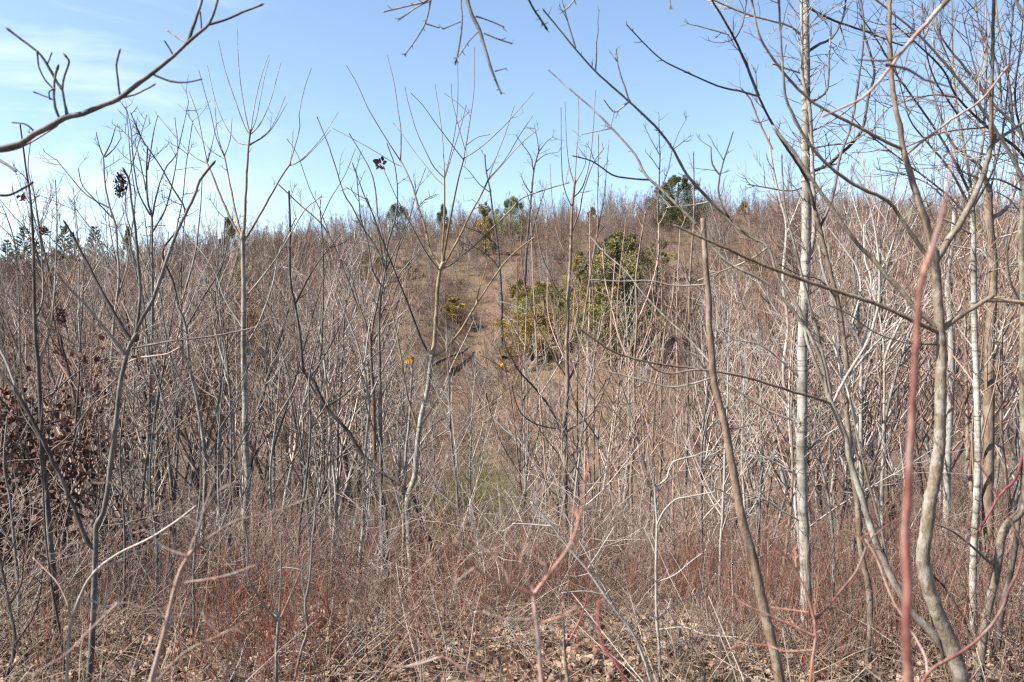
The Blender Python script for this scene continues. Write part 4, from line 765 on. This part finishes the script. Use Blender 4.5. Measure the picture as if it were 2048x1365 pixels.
for line, w_, m_ in STEMS:
    pp = parse(line); br = []
    for q in range(4):
        a_ = pp[int(WR.integers(1, len(pp) - 1))]; sd = WR.choice([-1, 1]); ln = WR.uniform(90, 230)
        br.append(('branch', w_ * .5, 1.6, '%d,%d %d,%d %d,%d' % (a_[0], a_[1], a_[0] + sd * ln * .25, a_[1] - ln * .42, a_[0] + sd * ln * WR.uniform(.3, .5), a_[1] - ln)))
    nm = min(HEROES, key=lambda h: abs(h[1] - pp[0, 0]) if ('stem' not in h[0] and 'over' not in h[0]) else 9e9)
    hero('slender_stem', 'slender %s stem rising from the undergrowth %s of the %s' % ({'dark': 'blackish', 'slate': 'dark grey', 'grey': 'grey', 'white': 'whitish', 'brown': 'brown'}[m_], 'left' if pp[0, 0] < nm[1] else 'right', nm[0]), 'sapling', None if pp[0, 1] < 1340 else 4.3, m_,
         [('trunk', w_, w_ * .4, line)] + br, group='slender stems of the near thicket', twig=(1.5, 10, 55, 1.6), sides=7)
WR = np.random.default_rng(41)
for wi, (bx, tx, ty) in enumerate([(1165, 1180, 430), (1196, 1178, 470), (1222, 1252, 440), (1246, 1230, 520), (1296, 1322, 470), (1318, 1300, 540), (1345, 1360, 460), (1402, 1440, 480), (1448, 1436, 520), (1090, 1062, 450), (1052, 1034, 520), (1500, 1530, 470)]):
    by = WR.uniform(1085, 1150); mid = [(bx + (tx - bx) * f + WR.normal(0, 7), by + (ty - by) * f) for f in (.25, .5, .75)]
    line = '%d,%d ' % (bx, by) + ' '.join('%d,%d' % m_ for m_ in mid) + ' %d,%d' % (tx, ty)
    br = []
    for q in range(4):
        f = WR.uniform(.2, .75); j = min(int(f * 4), 3); pp = np.array(([(bx, by)] + mid + [(tx, ty)])[j]); sd = WR.choice([-1, 1]); ln = WR.uniform(120, 260)
        br.append(('branch', 3.2, 1.3, '%d,%d %d,%d %d,%d %d,%d' % (pp[0], pp[1], pp[0] + sd * ln * .18, pp[1] - ln * .3, pp[0] + sd * ln * .3, pp[1] - ln * .62, pp[0] + sd * ln * WR.uniform(.3, .42), pp[1] - ln)))
    nm = min(HEROES, key=lambda h: abs(h[1] - bx) if ('whip' not in h[0] and 'stem' not in h[0]) else 9e9)
    hero('russet_whip', 'thin russet %s-topped whip sapling below the cedar clump, just %s of the %s' % ('high' if ty < 475 else 'low', 'left' if bx < nm[1] else 'right', nm[0]), 'sapling', None, ['pink', 'brown', 'twig'][wi % 3],
         [('trunk', 5.5, 1.7, line)] + br, group='russet whips below the cedar clump', twig=(1.1, 10, 50, 1.4), sides=6)

# ------------------------------------------------------------------ tall bare trees and evergreens on the far slope
hero('tall_bare_tree', 'tall bare hardwood with a rounded twiggy head, rising over the gully beside a dark cedar', 'tree', hit(1046, 640), 'dark', [
 ('trunk', 7, 2.6, '1046,640 1050,560 1053,500 1058,440 1062,400 1068,340 1077,305', {'from': .5}), ('branch', 2.5, 1.0, '1068,345 1060,310 1045,290 1033,272'), ('branch', 2.5, 1.0, '1077,305 1075,280 1070,258'), ('branch', 2.5, 1.0, '1077,305 1092,285 1105,275'), ('branch', 2.2, 1.0, '1072,325 1090,310 1115,305'), ('branch', 2.2, 1.0, '1064,390 1050,370 1042,350'), ('branch', 3.8, 1.4, '1053,500 1068,450 1080,410 1090,380')],
 twig=(9, 6, 28, .9), sides=6)
hero('forked_bare_tree', 'tall bare hardwood with two spreading tops directly behind the largest ridge cedar', 'tree', hit(1308, 640), 'dark', [
 ('trunk', 7, 2.6, '1308,640 1312,560 1316,480 1316,420 1318,370 1320,310', {'from': .45}), ('branch', 2.5, 1.0, '1320,312 1305,285 1290,255'), ('branch', 2.5, 1.0, '1320,310 1318,265 1318,230'), ('branch', 2.7, 1.0, '1317,390 1335,345 1345,300 1358,265 1372,240'), ('branch', 2.2, 1.0, '1345,300 1365,285 1380,272'), ('branch', 2.2, 1.0, '1319,340 1305,320 1292,305')],
 twig=(8, 6, 26, .9), sides=6)
hero('crooked_bare_tree', 'crooked bare grey tree at the edge of the grassy gully with its top bending left', 'tree', hit(1004, 725), 'dark', [
 ('trunk', 7, 2.6, '1004,725 1003,650 1003,600 998,520 994,480 985,420 980,380 972,340 970,315', {'from': .25}), ('branch', 3.0, 1.4, '1000,540 985,520 960,500 935,490 915,480', {'mat': 'dark'}), ('branch', 3.0, 1.3, '996,495 970,470 945,460 920,450', {'mat': 'dark'}), ('branch', 2.2, 1.1, '980,385 960,370 940,345 930,335'), ('branch', 2.2, 1.1, '985,420 960,410 945,400'), ('branch', 2.2, 1.1, '972,345 985,330 990,318')],
 twig=(5, 6, 30, 1.0), sides=6)

def cedar_mesh(seed, shape, n=15000, sz=.03):
    """unit-high red-cedar crown: thousands of small scale-leaf sprays round ascending boughs"""
    R = np.random.default_rng(seed); m = MB()
    V = []; T = []
    lobes = []
    for k in range(58):
        t = R.uniform(.03, .97) ** .9
        prof = {0: (1 - t) ** .75 * (.35 + .65 * min(1, t * 6)), 1: math.sin(math.pi * min(1, (t * .86 + .12))) ** .7, 2: (1 - t) ** .5 * (.5 + .5 * math.sin(t * 17 + seed))}[shape]
        a = R.uniform(0, 6.283); q = R.uniform(.35, 1.0) * prof * .5
        lobes.append((q * math.cos(a), q * math.sin(a), t * .93, R.uniform(.04, .12) * (.5 + .6 * prof)))
    lb = np.array(lobes)[R.integers(0, len(lobes), n)]
    v = R.normal(0, 1, (n, 3)); v /= np.linalg.norm(v, axis=1)[:, None]; v *= (R.uniform(.25, 1, n) ** .5 * lb[:, 3])[:, None]
    p = lb[:, :3] + v * np.array([1, 1, 1.35])
    d = np.stack([lb[:, 0] * 1.2 + v[:, 0] * 3, lb[:, 1] * 1.2 + v[:, 1] * 3, .35 + v[:, 2] * 2], -1) + R.normal(0, .3, (n, 3))
    d /= np.linalg.norm(d, axis=1)[:, None]
    L = (sz * R.uniform(.5, 1.2, n))[:, None]; b = np.cross(d, R.normal(0, 1, (n, 3))); b *= L * .15 / np.linalg.norm(b, axis=1)[:, None]
    V = np.stack([p - b * .6, p + b * .6, p + d * L * .55 + b, p + d * L, p + d * L * .55 - b], 1).reshape(-1, 3)
    o5 = np.arange(n)[:, None] * 5
    T = np.concatenate([o5 + np.array([[0, 1, 2]]), o5 + np.array([[0, 2, 4]]), o5 + np.array([[4, 2, 3]])])
    m.tri(V, T)
    return m.mesh('cedar_crown', M['cedar'], smooth=False)
CED = [cedar_mesh(3, 0), cedar_mesh(4, 1), cedar_mesh(5, 2), cedar_mesh(6, 1, 28000, .024), cedar_mesh(8, 2, 28000, .023)]
def cedar_trunk():
    m = MB(); m.tube(np.array([[0, 0, -.06], [.005, 0, .2], [-.005, .01, .5], [.01, 0, .92]]), [.03, .024, .016, .004], 6)
    R = np.random.default_rng(2)
    for k in range(14):
        t = .06 + .05 * k; a = R.uniform(0, 6.28)
        m.tube(whip((0, 0, t), (math.cos(a), math.sin(a), .5), .3 * (1 - t), 4, .4, .1, R), np.linspace(.009, .003, 5), 4)
    return m.mesh('cedar_trunk', M['brown'])
CTR = cedar_trunk()
SIGHT = []
def cedar(px, by, ty, w, k, label, tint=(1, 1, 1), D=None, rz=0., group='red cedars on the far slope', lean=0):
    d = D or hit(px, by)
    c = P(px, by, d); gz = hz(c[0], c[1])
    H = EYE - (ty - 682.5) / F * d - gz; W = w / F * d * 1.45
    SIGHT.append((px, w, d, by))
    r = empty('red_cedar', (c[0], c[1], gz), rz); r.rotation_euler = (0, lean, rz)
    tag(r, label, 'tree', group)
    for nm, me in (('trunk', CTR), ('crown', CED[k])):
        o = bpy.data.objects.new(nm, me); COL.objects.link(o); o.parent = r
        s = W if nm == 'crown' else max(W, H * .35)
        o.scale = (s * 1.05, s * 1.05, H); o.location = (0, 0, .02 * H)
        o.color = (*tint, 1)
    return r
GRN = (.95, 1.1, .8); OLV = (1.45, 1.25, .9); BRN = (2.1, 1.35, .9); YEL = (1.8, 1.6, 1.25)
cedar(1356, 462, 350, 84, 3, 'largest dark cedar breaking the ridge line right of centre', (.8, .95, .75))
cedar(1340, 462, 388, 50, 0, 'small cedar merged into the left foot of the largest ridge cedar', (.8, .95, .75), rz=1)
cedar(1021, 482, 392, 46, 1, 'bright green rounded cedar below the tall bare hardwood with the twiggy head', (1.1, 1.35, .8), rz=2)
cedar(970, 512, 400, 52, 2, 'yellowish loose cedar left of the bright green rounded cedar', (1.7, 1.5, 1.1), rz=.5)
cedar(886, 458, 408, 40, 0, 'dark conical cedar on the skyline behind the yellow-brown fan-topped sapling', (.85, .9, .7), rz=3)
cedar(795, 455, 405, 38, 1, 'dark round cedar on the skyline behind the grey broom of stems', (.6, .75, .65), rz=4)
cedar(458, 482, 433, 38, 0, 'small dark cedar on the skyline left of the banded poplar fork', (.8, .8, .6), rz=5)
cedar(815, 560, 518, 60, 2, 'low olive cedar on the mid slope right of the brown V sapling', (1.3, 1.2, .8), rz=2)
cedar(752, 565, 512, 54, 1, 'low brownish cedar on the mid slope behind the brown V sapling', OLV, rz=1)
cedar(672, 575, 540, 34, 2, 'small green cedar on the mid slope between the banded poplar and the brown V sapling', GRN, rz=6)
cedar(106, 545, 500, 40, 1, 'round olive cedar on the far left slope under the young pines', (1.1, 1.0, .7), rz=3)
cedar(648, 505, 478, 28, 0, 'tiny cedar high on the slope between banded and brown saplings', GRN, rz=2)
cedar(488, 742, 512, 66, 2, 'tall rusty-olive cedar standing behind the banded trunk', BRN, rz=1.4)
cedar(515, 730, 640, 60, 1, 'dark lower cedar against the foot of the rusty-olive one', (.8, .8, .6), rz=.4)
cedar(1040, 650, 556, 96, 4, 'pale yellow-green cedar on the spur above the gully', YEL, rz=.2)
cedar(1088, 650, 562, 80, 3, 'second pale yellow-green cedar, on the right shoulder of the first on the spur', (1.8, 1.7, 1.2), rz=2.2)
cedar(1062, 722, 624, 116, 3, 'rusty-green cedar bush at the lower tip of the spur', (1.9, 1.5, .9), rz=1)
cedar(1215, 700, 470, 150, 4, 'biggest cedar of the clump, leaning and open, right of the straight brown sapling', (1.25, 1.25, .85), rz=.9, lean=.1)
cedar(1270, 690, 476, 120, 4, 'grey-green cedar at the back of the big clump', (1.5, 1.5, 1.2), rz=2.9, lean=.12)
cedar(1180, 680, 570, 90, 3, 'bright olive cedar on the near left side of the big clump', (1.7, 1.6, .9), rz=4)
cedar(1320, 560, 474, 70, 2, 'grey-green cedar top at the right end of the big clump', (1.5, 1.5, 1.2), rz=3)
cedar(1243, 610, 462, 110, 3, 'dark-hearted cedar filling the top middle of the big clump', (1.0, 1.05, .8), rz=5)
cedar(1160, 600, 500, 80, 4, 'loose straw-green cedar at the upper left shoulder of the big clump', (1.7, 1.55, 1.1), rz=1.7)
cedar(1262, 715, 600, 120, 2, 'low shaded cedar skirt along the foot of the big clump', (.9, .95, .7), rz=4.4)
cedar(1205, 720, 610, 100, 1, 'low green cedar at the near foot of the big clump above the red brush', (1.3, 1.4, .8), rz=.6)
cedar(1120, 690, 600, 70, 4, 'thin green cedar in the gap between the spur cedars and the big clump', (1.2, 1.3, .8), rz=3.3)
cedar(1185, 445, 414, 36, 0, 'olive cedar by the skyline right of the tall bare hardwood', OLV, rz=3)
cedar(1487, 448, 402, 34, 0, 'small brownish cedar on the skyline between the bumpy stem and the white trunk', BRN, rz=2)
cedar(1918, 490, 425, 60, 1, 'cedar on the skyline behind the upper fork of the bent tan tree', (1.3, 1.3, .8), rz=2)
cedar(255, 485, 452, 26, 0, 'small dark cedar on the left skyline behind the forked sapling', (.7, .8, .6), rz=2)
cedar(1500, 560, 510, 60, 2, 'straw-olive cedar on the slope behind the bumpy brown stem', (2.0, 1.7, 1.0), rz=2)
cedar(905, 640, 590, 60, 2, 'low straw-olive bush cedar on the left rim of the gully', (2.2, 1.8, 1.0), rz=5)

def pine(px, by, ty, label, seed, D=None):
    d = D or hit(px, by); c = P(px, by, d); gz = hz(c[0], c[1]); H = EYE - (ty - 682.5) / F * d - gz
    R = np.random.default_rng(seed); r = empty('young_pine', (c[0], c[1], gz)); tag(r, label, 'tree', 'young pines on the left skyline')
    tm, cm = MB(), MB(); tm.tube(np.array([[0, 0, -.1], [.05, 0, H * .5], [0, .03, H]]), [.12, .08, .015], 6)
    V = []; T = []
    for k in range(14):
        t = .18 + .8 * k / 14; L = H * .36 * (1.06 - t)
        for a in R.uniform(0, 6.28, 5):
            b = whip((0, 0, t * H), (math.cos(a), math.sin(a), .35), L, 5, .35, .07, R); tm.tube(b, np.linspace(.035, .012, 6), 4)
            for q in range(40):
                p, dd = along(b, R.uniform(.3, 1.0)); e = unit(side_dir(dd, R.uniform(.2, 1.1), R) + np.array([0, 0, .3])); l = R.uniform(.16, .34) * H / 5.5
                s = unit(np.cross(e, R.normal(0, 1, 3))) * l * .1; i = len(V); V += [p - s, p + s, p + e * l]; T.append([i, i + 1, i + 2])
    cm.tri(np.array(V), np.array(T))
    tm.build('trunk', M['brown'], r); cm.build('crown', M['pine'], r, smooth=False)
pine(48, 505, 452, 'young pine at the far left end of the ridge, second from the left edge', 1)
pine(14, 510, 478, 'small young pine nearest the left edge of the ridge', 2)
pine(128, 500, 448, 'young pine on the left skyline with a forward-leaning bright green crown', 3)
pine(190, 488, 450, 'young pine on the left skyline farthest from the left edge', 4)
pine(74, 508, 482, 'short young pine in the gap between two taller ones on the left skyline', 5)
pine(148, 497, 462, 'bushy short young pine tucked beside the bright green crown', 6)

# ------------------------------------------------------------------ dead-leaf oak on the left
def leafy_oak(px, by, D, W, H, n, label, seed):
    R = np.random.default_rng(seed); c = P(px, by, D); gz = hz(c[0], D)
    r = empty('dead_leaf_oak', (c[0], D, gz)); tag(r, label, 'tree')
    tm, lm = MB(), MB()
    st = whip((0, 0, -.1), (0, 0, 1), H, 8, .2, .05, R); tm.tube(st, np.linspace(.035, .008, 9), 7)
    for k in range(22):
        p, d = along(st, R.uniform(.2, .98)); b = whip(p, side_dir(d, R.uniform(.9, 1.4), R), W * R.uniform(.3, 1.0), 6, .25, .12, R); tm.tube(b, np.linspace(.012, .003, 7), 5)
        for q in range(n // 22):
            pp, dd = along(b, R.uniform(.15, 1.0) ** .8); pp = pp + R.normal(0, .18, 3)
            one_leaf(lm, pp, R.uniform(.035, .085), R, d=unit(R.normal(0, .6, 3) + np.array([0, 0, -.7])))
    tm.build('trunk', M['dark'], r); lm.build('crown', M['maroon'], r, smooth=False)
leafy_oak(60, 1150, 8.0, 1.3, 2.2, 1500, 'small oak still full of dark maroon dead leaves low on the left', 5)
leafy_oak(-30, 1150, 7.4, 1.2, 1.9, 1000, 'dark maroon leafy oak cut off by the left edge', 6)
leafy_oak(215, 1080, 9.5, .9, 1.9, 650, 'sparser oak with tan-flecked dead leaves right of the maroon oak', 7)

# ------------------------------------------------------------------ fallen wood
def log(label, D, path, w, mat='log', name='fallen_log', lift=0.):
    R = np.random.default_rng(int(w * 10)); p = parse(path); m = MB(); pts = []
    for x, y in p:
        d = hit(x, y); c = P(x, y, d); pts.append([c[0], d, hz(c[0], d) + w * .5 / F * d + lift])
    pts = np.array(pts); k = np.linspace(0, 1, len(pts)); kk = np.linspace(0, 1, 24)
    q = np.stack([np.interp(kk, k, pts[:, i]) for i in range(3)], -1); q[:, 2] += R.normal(0, .008, 24)
    rad = w * .5 / F * pts[0, 1] * (1 + R.uniform(-.15, .15, 24)) * np.linspace(1.1, .75, 24)
    q = np.vstack([q[0] - (q[1] - q[0]) * .02, q, q[-1] + (q[-1] - q[-2]) * .02]); rad = np.concatenate([[rad[0] * .1], rad, [rad[-1] * .1]])
    r = empty(name, pts[0]); tag(r, label, 'log')
    m.tube(q, rad, 12)
    m.build('trunk', M[mat], r, off=r.location)
    tw = MB()
    for i in range(5):
        pp, dd = along(q, R.uniform(.2, .9)); tw.tube(whip(pp, side_dir(dd, 1.1, R), R.uniform(.1, .4), 4, .1, .1, R), np.linspace(.006, .002, 5), 4)
    tw.build('branch', M[mat], r, off=r.location)
log('weathered pale log lying on the leaves at the bottom right of centre', 4.4, '1322,1326 1360,1316 1391,1308 1441,1296 1505,1295', 17, lift=.05)
log('short pale log lying behind the white zigzag sapling', 5, '1250,1228 1290,1232 1320,1245', 11, lift=.05)
log('dark fallen branch across the grass of the gully', 45, '868,740 900,724 925,716 938,704', 6, 'dark', 'fallen_branch', .25)

# ------------------------------------------------------------------ countable saplings: copies sharing meshes
KIND = []
SPEC = [('slate', 'ashtwig', 5.6, .033, 15, True), ('slate', 'twig', 6.2, .038, 18, True), ('white', 'ashtwig', 6.0, .032, 14, True), ('brown', 'twig', 5.0, .026, 16, True),
        ('grey', 'ashtwig', 5.0, .026, 17, False), ('dark', 'twig', 5.4, .028, 15, True), ('white', 'white', 4.6, .026, 12, False), ('brown', 'twig', 6.4, .034, 18, True)]
for i, (tm_, cm_, H, r0, nb, wh) in enumerate(SPEC):
    R = np.random.default_rng(300 + i)
    t_, c_ = grow_sapling(H, r0, R, nb=nb, whips=wh, tipr=.0027, crown_from=.22, sub=4)
    KIND.append((t_.mesh('trunk', M[tm_]), c_.mesh('crown', M[cm_]), H))
def place(kind, x, y, s, label, group, R):
    tme, cme, H = KIND[kind]
    r = empty('bare_sapling', (x, y, hz(x, y)), R.uniform(0, 6.28))
    r.rotation_euler = (R.normal(0, .05), R.normal(0, .05), R.uniform(0, 6.28)); r.scale = (s * R.uniform(.85, 1.1),) * 2 + (s,)
    tag(r, label, 'sapling', group)
    for nm, me in (('trunk', tme), ('crown', cme)):
        o = bpy.data.objects.new(nm, me); COL.objects.link(o); o.parent = r
R = np.random.default_rng(77)
# each: photo column, distance, photo row its top reaches
L_ = 'slim bare sapling in the crowded stand on the left, %s'
n_ind = 0
def top_row(px):      # how high the crowd of saplings reaches, by photo column
    return np.interp(px, [-200, 0, 200, 420, 700, 900, 1000, 1150, 1400, 1550, 1700, 2048, 2300], [430, 420, 330, 300, 380, 560, 600, 500, 480, 340, 200, 100, 60])
NOTE = {0: 'smooth grey', 1: 'grey pink-twigged', 2: 'white-barked', 3: 'brown rosy-twigged', 4: 'wide-branching grey', 5: 'dark-barked', 6: 'wide-branching whitish', 7: 'long-whipped brown'}
def area(px):
    return 'left' if px < 560 else 'mid' if px < 1000 else 'cmid' if px < 1480 else 'right'
AT = {'left': 'in the crowded stand left of the banded poplar', 'mid': 'between the banded poplar and the gully', 'cmid': 'in the thicket below the cedar clump', 'right': 'in the thicket around the tall white trunk'}
tries = 0; SAP = []
while n_ind < 222 and tries < 9000:
    tries += 1
    y = R.uniform(7.5 ** 1.5, 25 ** 1.5) ** (1 / 1.5); px = R.uniform(-20, 2070)
    keep = np.interp(px, [-60, 560, 700, 860, 900, 1010, 1060, 1480, 1560, 2110], [1, .95, .9, .6, .12, .12, .36, .5, .8, .8])
    if R.uniform() > keep or (540 < px < 930 and y < 10.5): continue
    x = (px - 1024) / F * y
    k = int(R.choice([0, 1, 2, 3, 4, 5, 6, 7], p=[.23, .17, .09, .11, .11, .16, .07, .06] if px < 1020 else [.14, .2, .12, .24, .06, .06, .06, .12]))
    tr = top_row(px) + R.uniform(-10, 260)
    Hw = EYE - (tr - 682.5) / F * y - hz(x, y)
    Hw = min(max(Hw, 2.2), 8.0)
    s = Hw / KIND[k][2]
    if s > 1.5: continue
    nm, hx = min((h for h in HEROES if 'whip' not in h[0] and 'slender stem' not in h[0] and 'bare tree' not in h[0] and 'overh' not in h[0] and 'bough' not in h[0]), key=lambda h: abs(h[1] - px))
    size = 'tall' if Hw > 4.8 else 'middling' if Hw > 3.4 else 'short'
    dist = 'just' if y < 11 else 'well' if y < 18 else 'far'
    SAP.append((k, x, y, s, '%s %s sapling %s behind and %s of the %s' % (size, NOTE[k], dist, 'left' if px < hx else 'right', nm), 'bare saplings ' + AT[area(px)]))
    n_ind += 1

seen = {}
for sp in sorted(SAP, key=lambda q: q[2]):
    c = seen.get(sp[4], 0); seen[sp[4]] = c + 1
    place(*sp[:4], sp[4] + ['', ', a step back', ', two steps back', ', three steps back'][min(c, 3)], sp[5], R)

# ------------------------------------------------------------------ masses nobody could count
FARK = []
for i, (cm_, H, r0, nb) in enumerate([('fartwig', 5.2, .045, 12), ('fartwig', 6.2, .05, 13), ('farash', 6.0, .05, 11), ('farred', 4.6, .04, 13), ('farash', 5.0, .04, 11), ('fartwig', 7.0, .055, 13)]):
    R = np.random.default_rng(500 + i)
    t_, c_ = grow_sapling(H, r0, R, nb=nb, whips=True, tipr=.009, crown_from=.18, sub=2, spread=.45)
    c_.v += t_.v; c_.f += [f + c_.n for f in []]
    mm = MB(); mm.v = t_.v + c_.v[:len(c_.v) - len(t_.v)]; mm.n = t_.n + c_.n
    mm.f = t_.f + [f + t_.n for f in c_.f]
    FARK.append(mm.mesh('far_sapling', M[cm_]))
R = np.random.default_rng(88)
def patch(x, y, k=0):      # slow variation of the growth over the hillside, 0..1
    return .5 + .25 * np.sin(x * .21 + y * .13 + k) + .25 * np.sin(x * .47 - y * .33 + 2.1 * k) * np.cos(y * .19 + k)
def sight(x, y):
    px = x / y * F + 1024; k = np.ones(len(x))
    for cx, cw, d, by in SIGHT:
        k = np.where((np.abs(px - cx) < cw * .62 + 60 / y) & (y < d + .8) & (y > d * .6), k * .12, k)
    return k
def gully(x, y):     # open grass up the gully and a clearing in the hollow
    c = np.interp(y, [25, 40, 50, 60, 70], [-4.2, -3.6, -2.9, -1.5, -.2]) + .5 * np.sin(y * .6); w = np.interp(y, [25, 40, 62, 75], [1.6, 1.7, 1.0, .5])
    return np.where((y > 24) & (y < 66), 1 - .78 * np.exp(-((x - c) / w) ** 2), 1.0)
x, y = wedge(5600, 30, 150, R, keep=lambda x, y: gully(x, y) * sight(x, y) * np.interp(y, [30, 70], [.4, 1]) * np.clip(.25 + 1.0 * patch(x, y), 0, 1))
z = hgt(x, y); n = len(x); s = (.5 + .55 * patch(x, y, 3)) * R.uniform(.75, 1.25, n) * np.interp(y, [27, 45, 80, 120, 150], [.5, .6, .8, .95, .95])
tag(scatter('far_woods', np.stack([x, y, z], -1), rots(n, R, .05), np.stack([s, s, s], -1), np.where(patch(x, y, 5) + R.normal(0, .15, n) > .62, R.choice([2, 4], n), R.choice([0, 1, 3, 5], n)), FARK), 'dense bare brown saplings covering the far slope up to the ridge', 'woods', kind='stuff')

SHK = []
for i in range(9):
    R = np.random.default_rng(600 + i)
    SHK.append(grow_shrub(R.uniform(1.1, 1.9), R, stems=10, r=.0052, spread=.45, tip=.002, tangle=.1, sub=6).mesh('shrub', M[['twig', 'ashtwig', 'twig', 'ashtwig', 'twig', 'straw', 'ashtwig', 'twig', 'brier'][i]]))
R = np.random.default_rng(89)
x, y = wedge(1200, 4.4, 30, R, keep=lambda x, y: gully(x, y) * np.interp(y, [4.4, 9], [.35, 1]) * np.clip(.35 + patch(x * 3, y * 3, 1), 0, 1))
n = len(x); px = x / y * F + 1024; s = R.uniform(.55, 1.15, n) * np.interp(y, [4.4, 8], [.5, 1])
kk = R.integers(0, 8, n); kk = np.where((np.abs(px - 900) < 130) & (y > 11) & (R.uniform(0, 1, n) < .5), 8, kk)
kk = np.where((px > 1050) & np.isin(kk, (1, 3)) & (R.uniform(0, 1, n) < .5), 7, kk)
tag(scatter('thicket', np.stack([x, y, hgt(x, y)], -1), rots(n, R, .12), np.stack([s, s, s], -1), kk, SHK), 'tangled waist-high thicket of thin grey and pinkish twigs filling the hollow', 'thicket', kind='stuff')
SHF = []
for i in range(6):
    R = np.random.default_rng(700 + i)
    SHF.append(grow_shrub(R.uniform(1.4, 2.2), R, stems=9, r=.014, spread=.4, tip=.0085, tangle=.09, sub=4).mesh('far_shrub', M[['fartwig', 'farash', 'fartwig', 'straw', 'farred', 'fartwig'][i]]))
R = np.random.default_rng(90)
x, y = wedge(8000, 28, 140, R, keep=lambda x, y: gully(x, y) * (.45 + .55 * sight(x, y)), power=.8)
n = len(x); s = R.uniform(.5, 1.15, n)
tag(scatter('far_brush', np.stack([x, y, hgt(x, y)], -1), rots(n, R, .12), np.stack([s, s, s], -1), R.integers(0, 6, n), SHF), 'low brownish brush under the saplings on the far slope', 'brush', kind='stuff')

# red stems, straw and leaf litter near the camera
REDK = []
for i in range(8):
    R = np.random.default_rng(800 + i); m = MB()
    for s_ in range(17):
        st = whip((R.uniform(-.4, .4), R.uniform(-.4, .4), -.04), (R.normal(0, .24), R.normal(0, .24), 1), R.uniform(.2, 1.0), 6, .2, .09, R)
        m.tube(st, np.linspace(.0034, .0013, 7), 3)
        for q in range(int(R.integers(1, 5))):
            p, d = along(st, R.uniform(.3, .95)); m.tube(whip(p, side_dir(d, R.uniform(.4, .8), R), R.uniform(.08, .25), 3, .3, .08, R), np.linspace(.0014, .0008, 4), 3)
    REDK.append(m.mesh('red_stem', M[['reedred', 'reedred', 'reedred', 'reedred', 'brown', 'twig', 'dark', 'farwood' if 0 else 'fartwig'][i]]))
R = np.random.default_rng(91)
x, y = wedge(980, 3.2, 13, R, keep=lambda x, y: np.clip(1.4 * patch(x * 4, y * 4, 2) - .05, .22, 1) * np.interp(x / y, [-.65, -.4, -.25], [.35, .5, 1]))
n = len(x); s = R.uniform(.5, 1.0, n) * (.6 + .7 * patch(x * 4, y * 4, 2))
redness = np.clip(2.2 * patch(x * 4, y * 4, 2) - .15, .12, 1) * np.interp(x / y, [-.65, -.38, -.25, .0, .12, .3, .65], [.1, .3, 1, 1, .45, .5, .25])
kind = np.where(R.uniform(0, 1, n) < redness, R.integers(0, 4, n), R.integers(4, 8, n))
tag(scatter('red_stems', np.stack([x, y, hgt(x, y)], -1), rots(n, R, .08), np.stack([s, s, s], -1), kind, REDK), 'low growth of thin upright red stems along the near slope', 'undergrowth', kind='stuff')
STK = []
for i in range(5):
    R = np.random.default_rng(850 + i); m = MB()
    for s_ in range(60):
        st = whip((R.uniform(-.5, .5), R.uniform(-.5, .5), R.uniform(0, .05)), (R.normal(0, .8), R.normal(0, .8), R.uniform(.05, .8)), R.uniform(.15, .7), 4, -.25, .1, R)
        m.tube(st, np.linspace(.0026, .0012, 5), 3)
    STK.append(m.mesh('straw', M[['straw', 'ashtwig', 'straw', 'twig', 'brown'][i]]))
R = np.random.default_rng(92)
x, y = wedge(950, 3.0, 24, R, power=.8)
n = len(x); s = R.uniform(.7, 1.3, n)
tag(scatter('dead_straw', np.stack([x, y, hgt(x, y)], -1), rots(n, R, .06), np.stack([s, s, s], -1), R.integers(0, 5, n), STK), 'dead straw and fallen twigs lying on the ground', 'dead grass', kind='stuff')
LFK = []
for i in range(6):
    R = np.random.default_rng(870 + i); m = MB()
    for q in range(34):
        a = R.uniform(0, 6.28); one_leaf(m, np.array([R.uniform(-.25, .25), R.uniform(-.25, .25), R.uniform(.005, .05)]), R.uniform(.03, .068), R, d=(math.cos(a), math.sin(a), R.normal(0, .5)))
    LFK.append(m.mesh('dead_leaf', M['litter'], smooth=False))
R = np.random.default_rng(93)
x, y = wedge(3200, 2.8, 16, R, power=.7)
n = len(x); s = R.uniform(.8, 1.25, n)
tag(scatter('fallen_leaves', np.stack([x, y, hgt(x, y)], -1), rots(n, R, .1), np.stack([s, s, s], -1), R.integers(0, 6, n), LFK), 'tan and brown fallen leaves covering the near slope', 'leaf litter', kind='stuff')
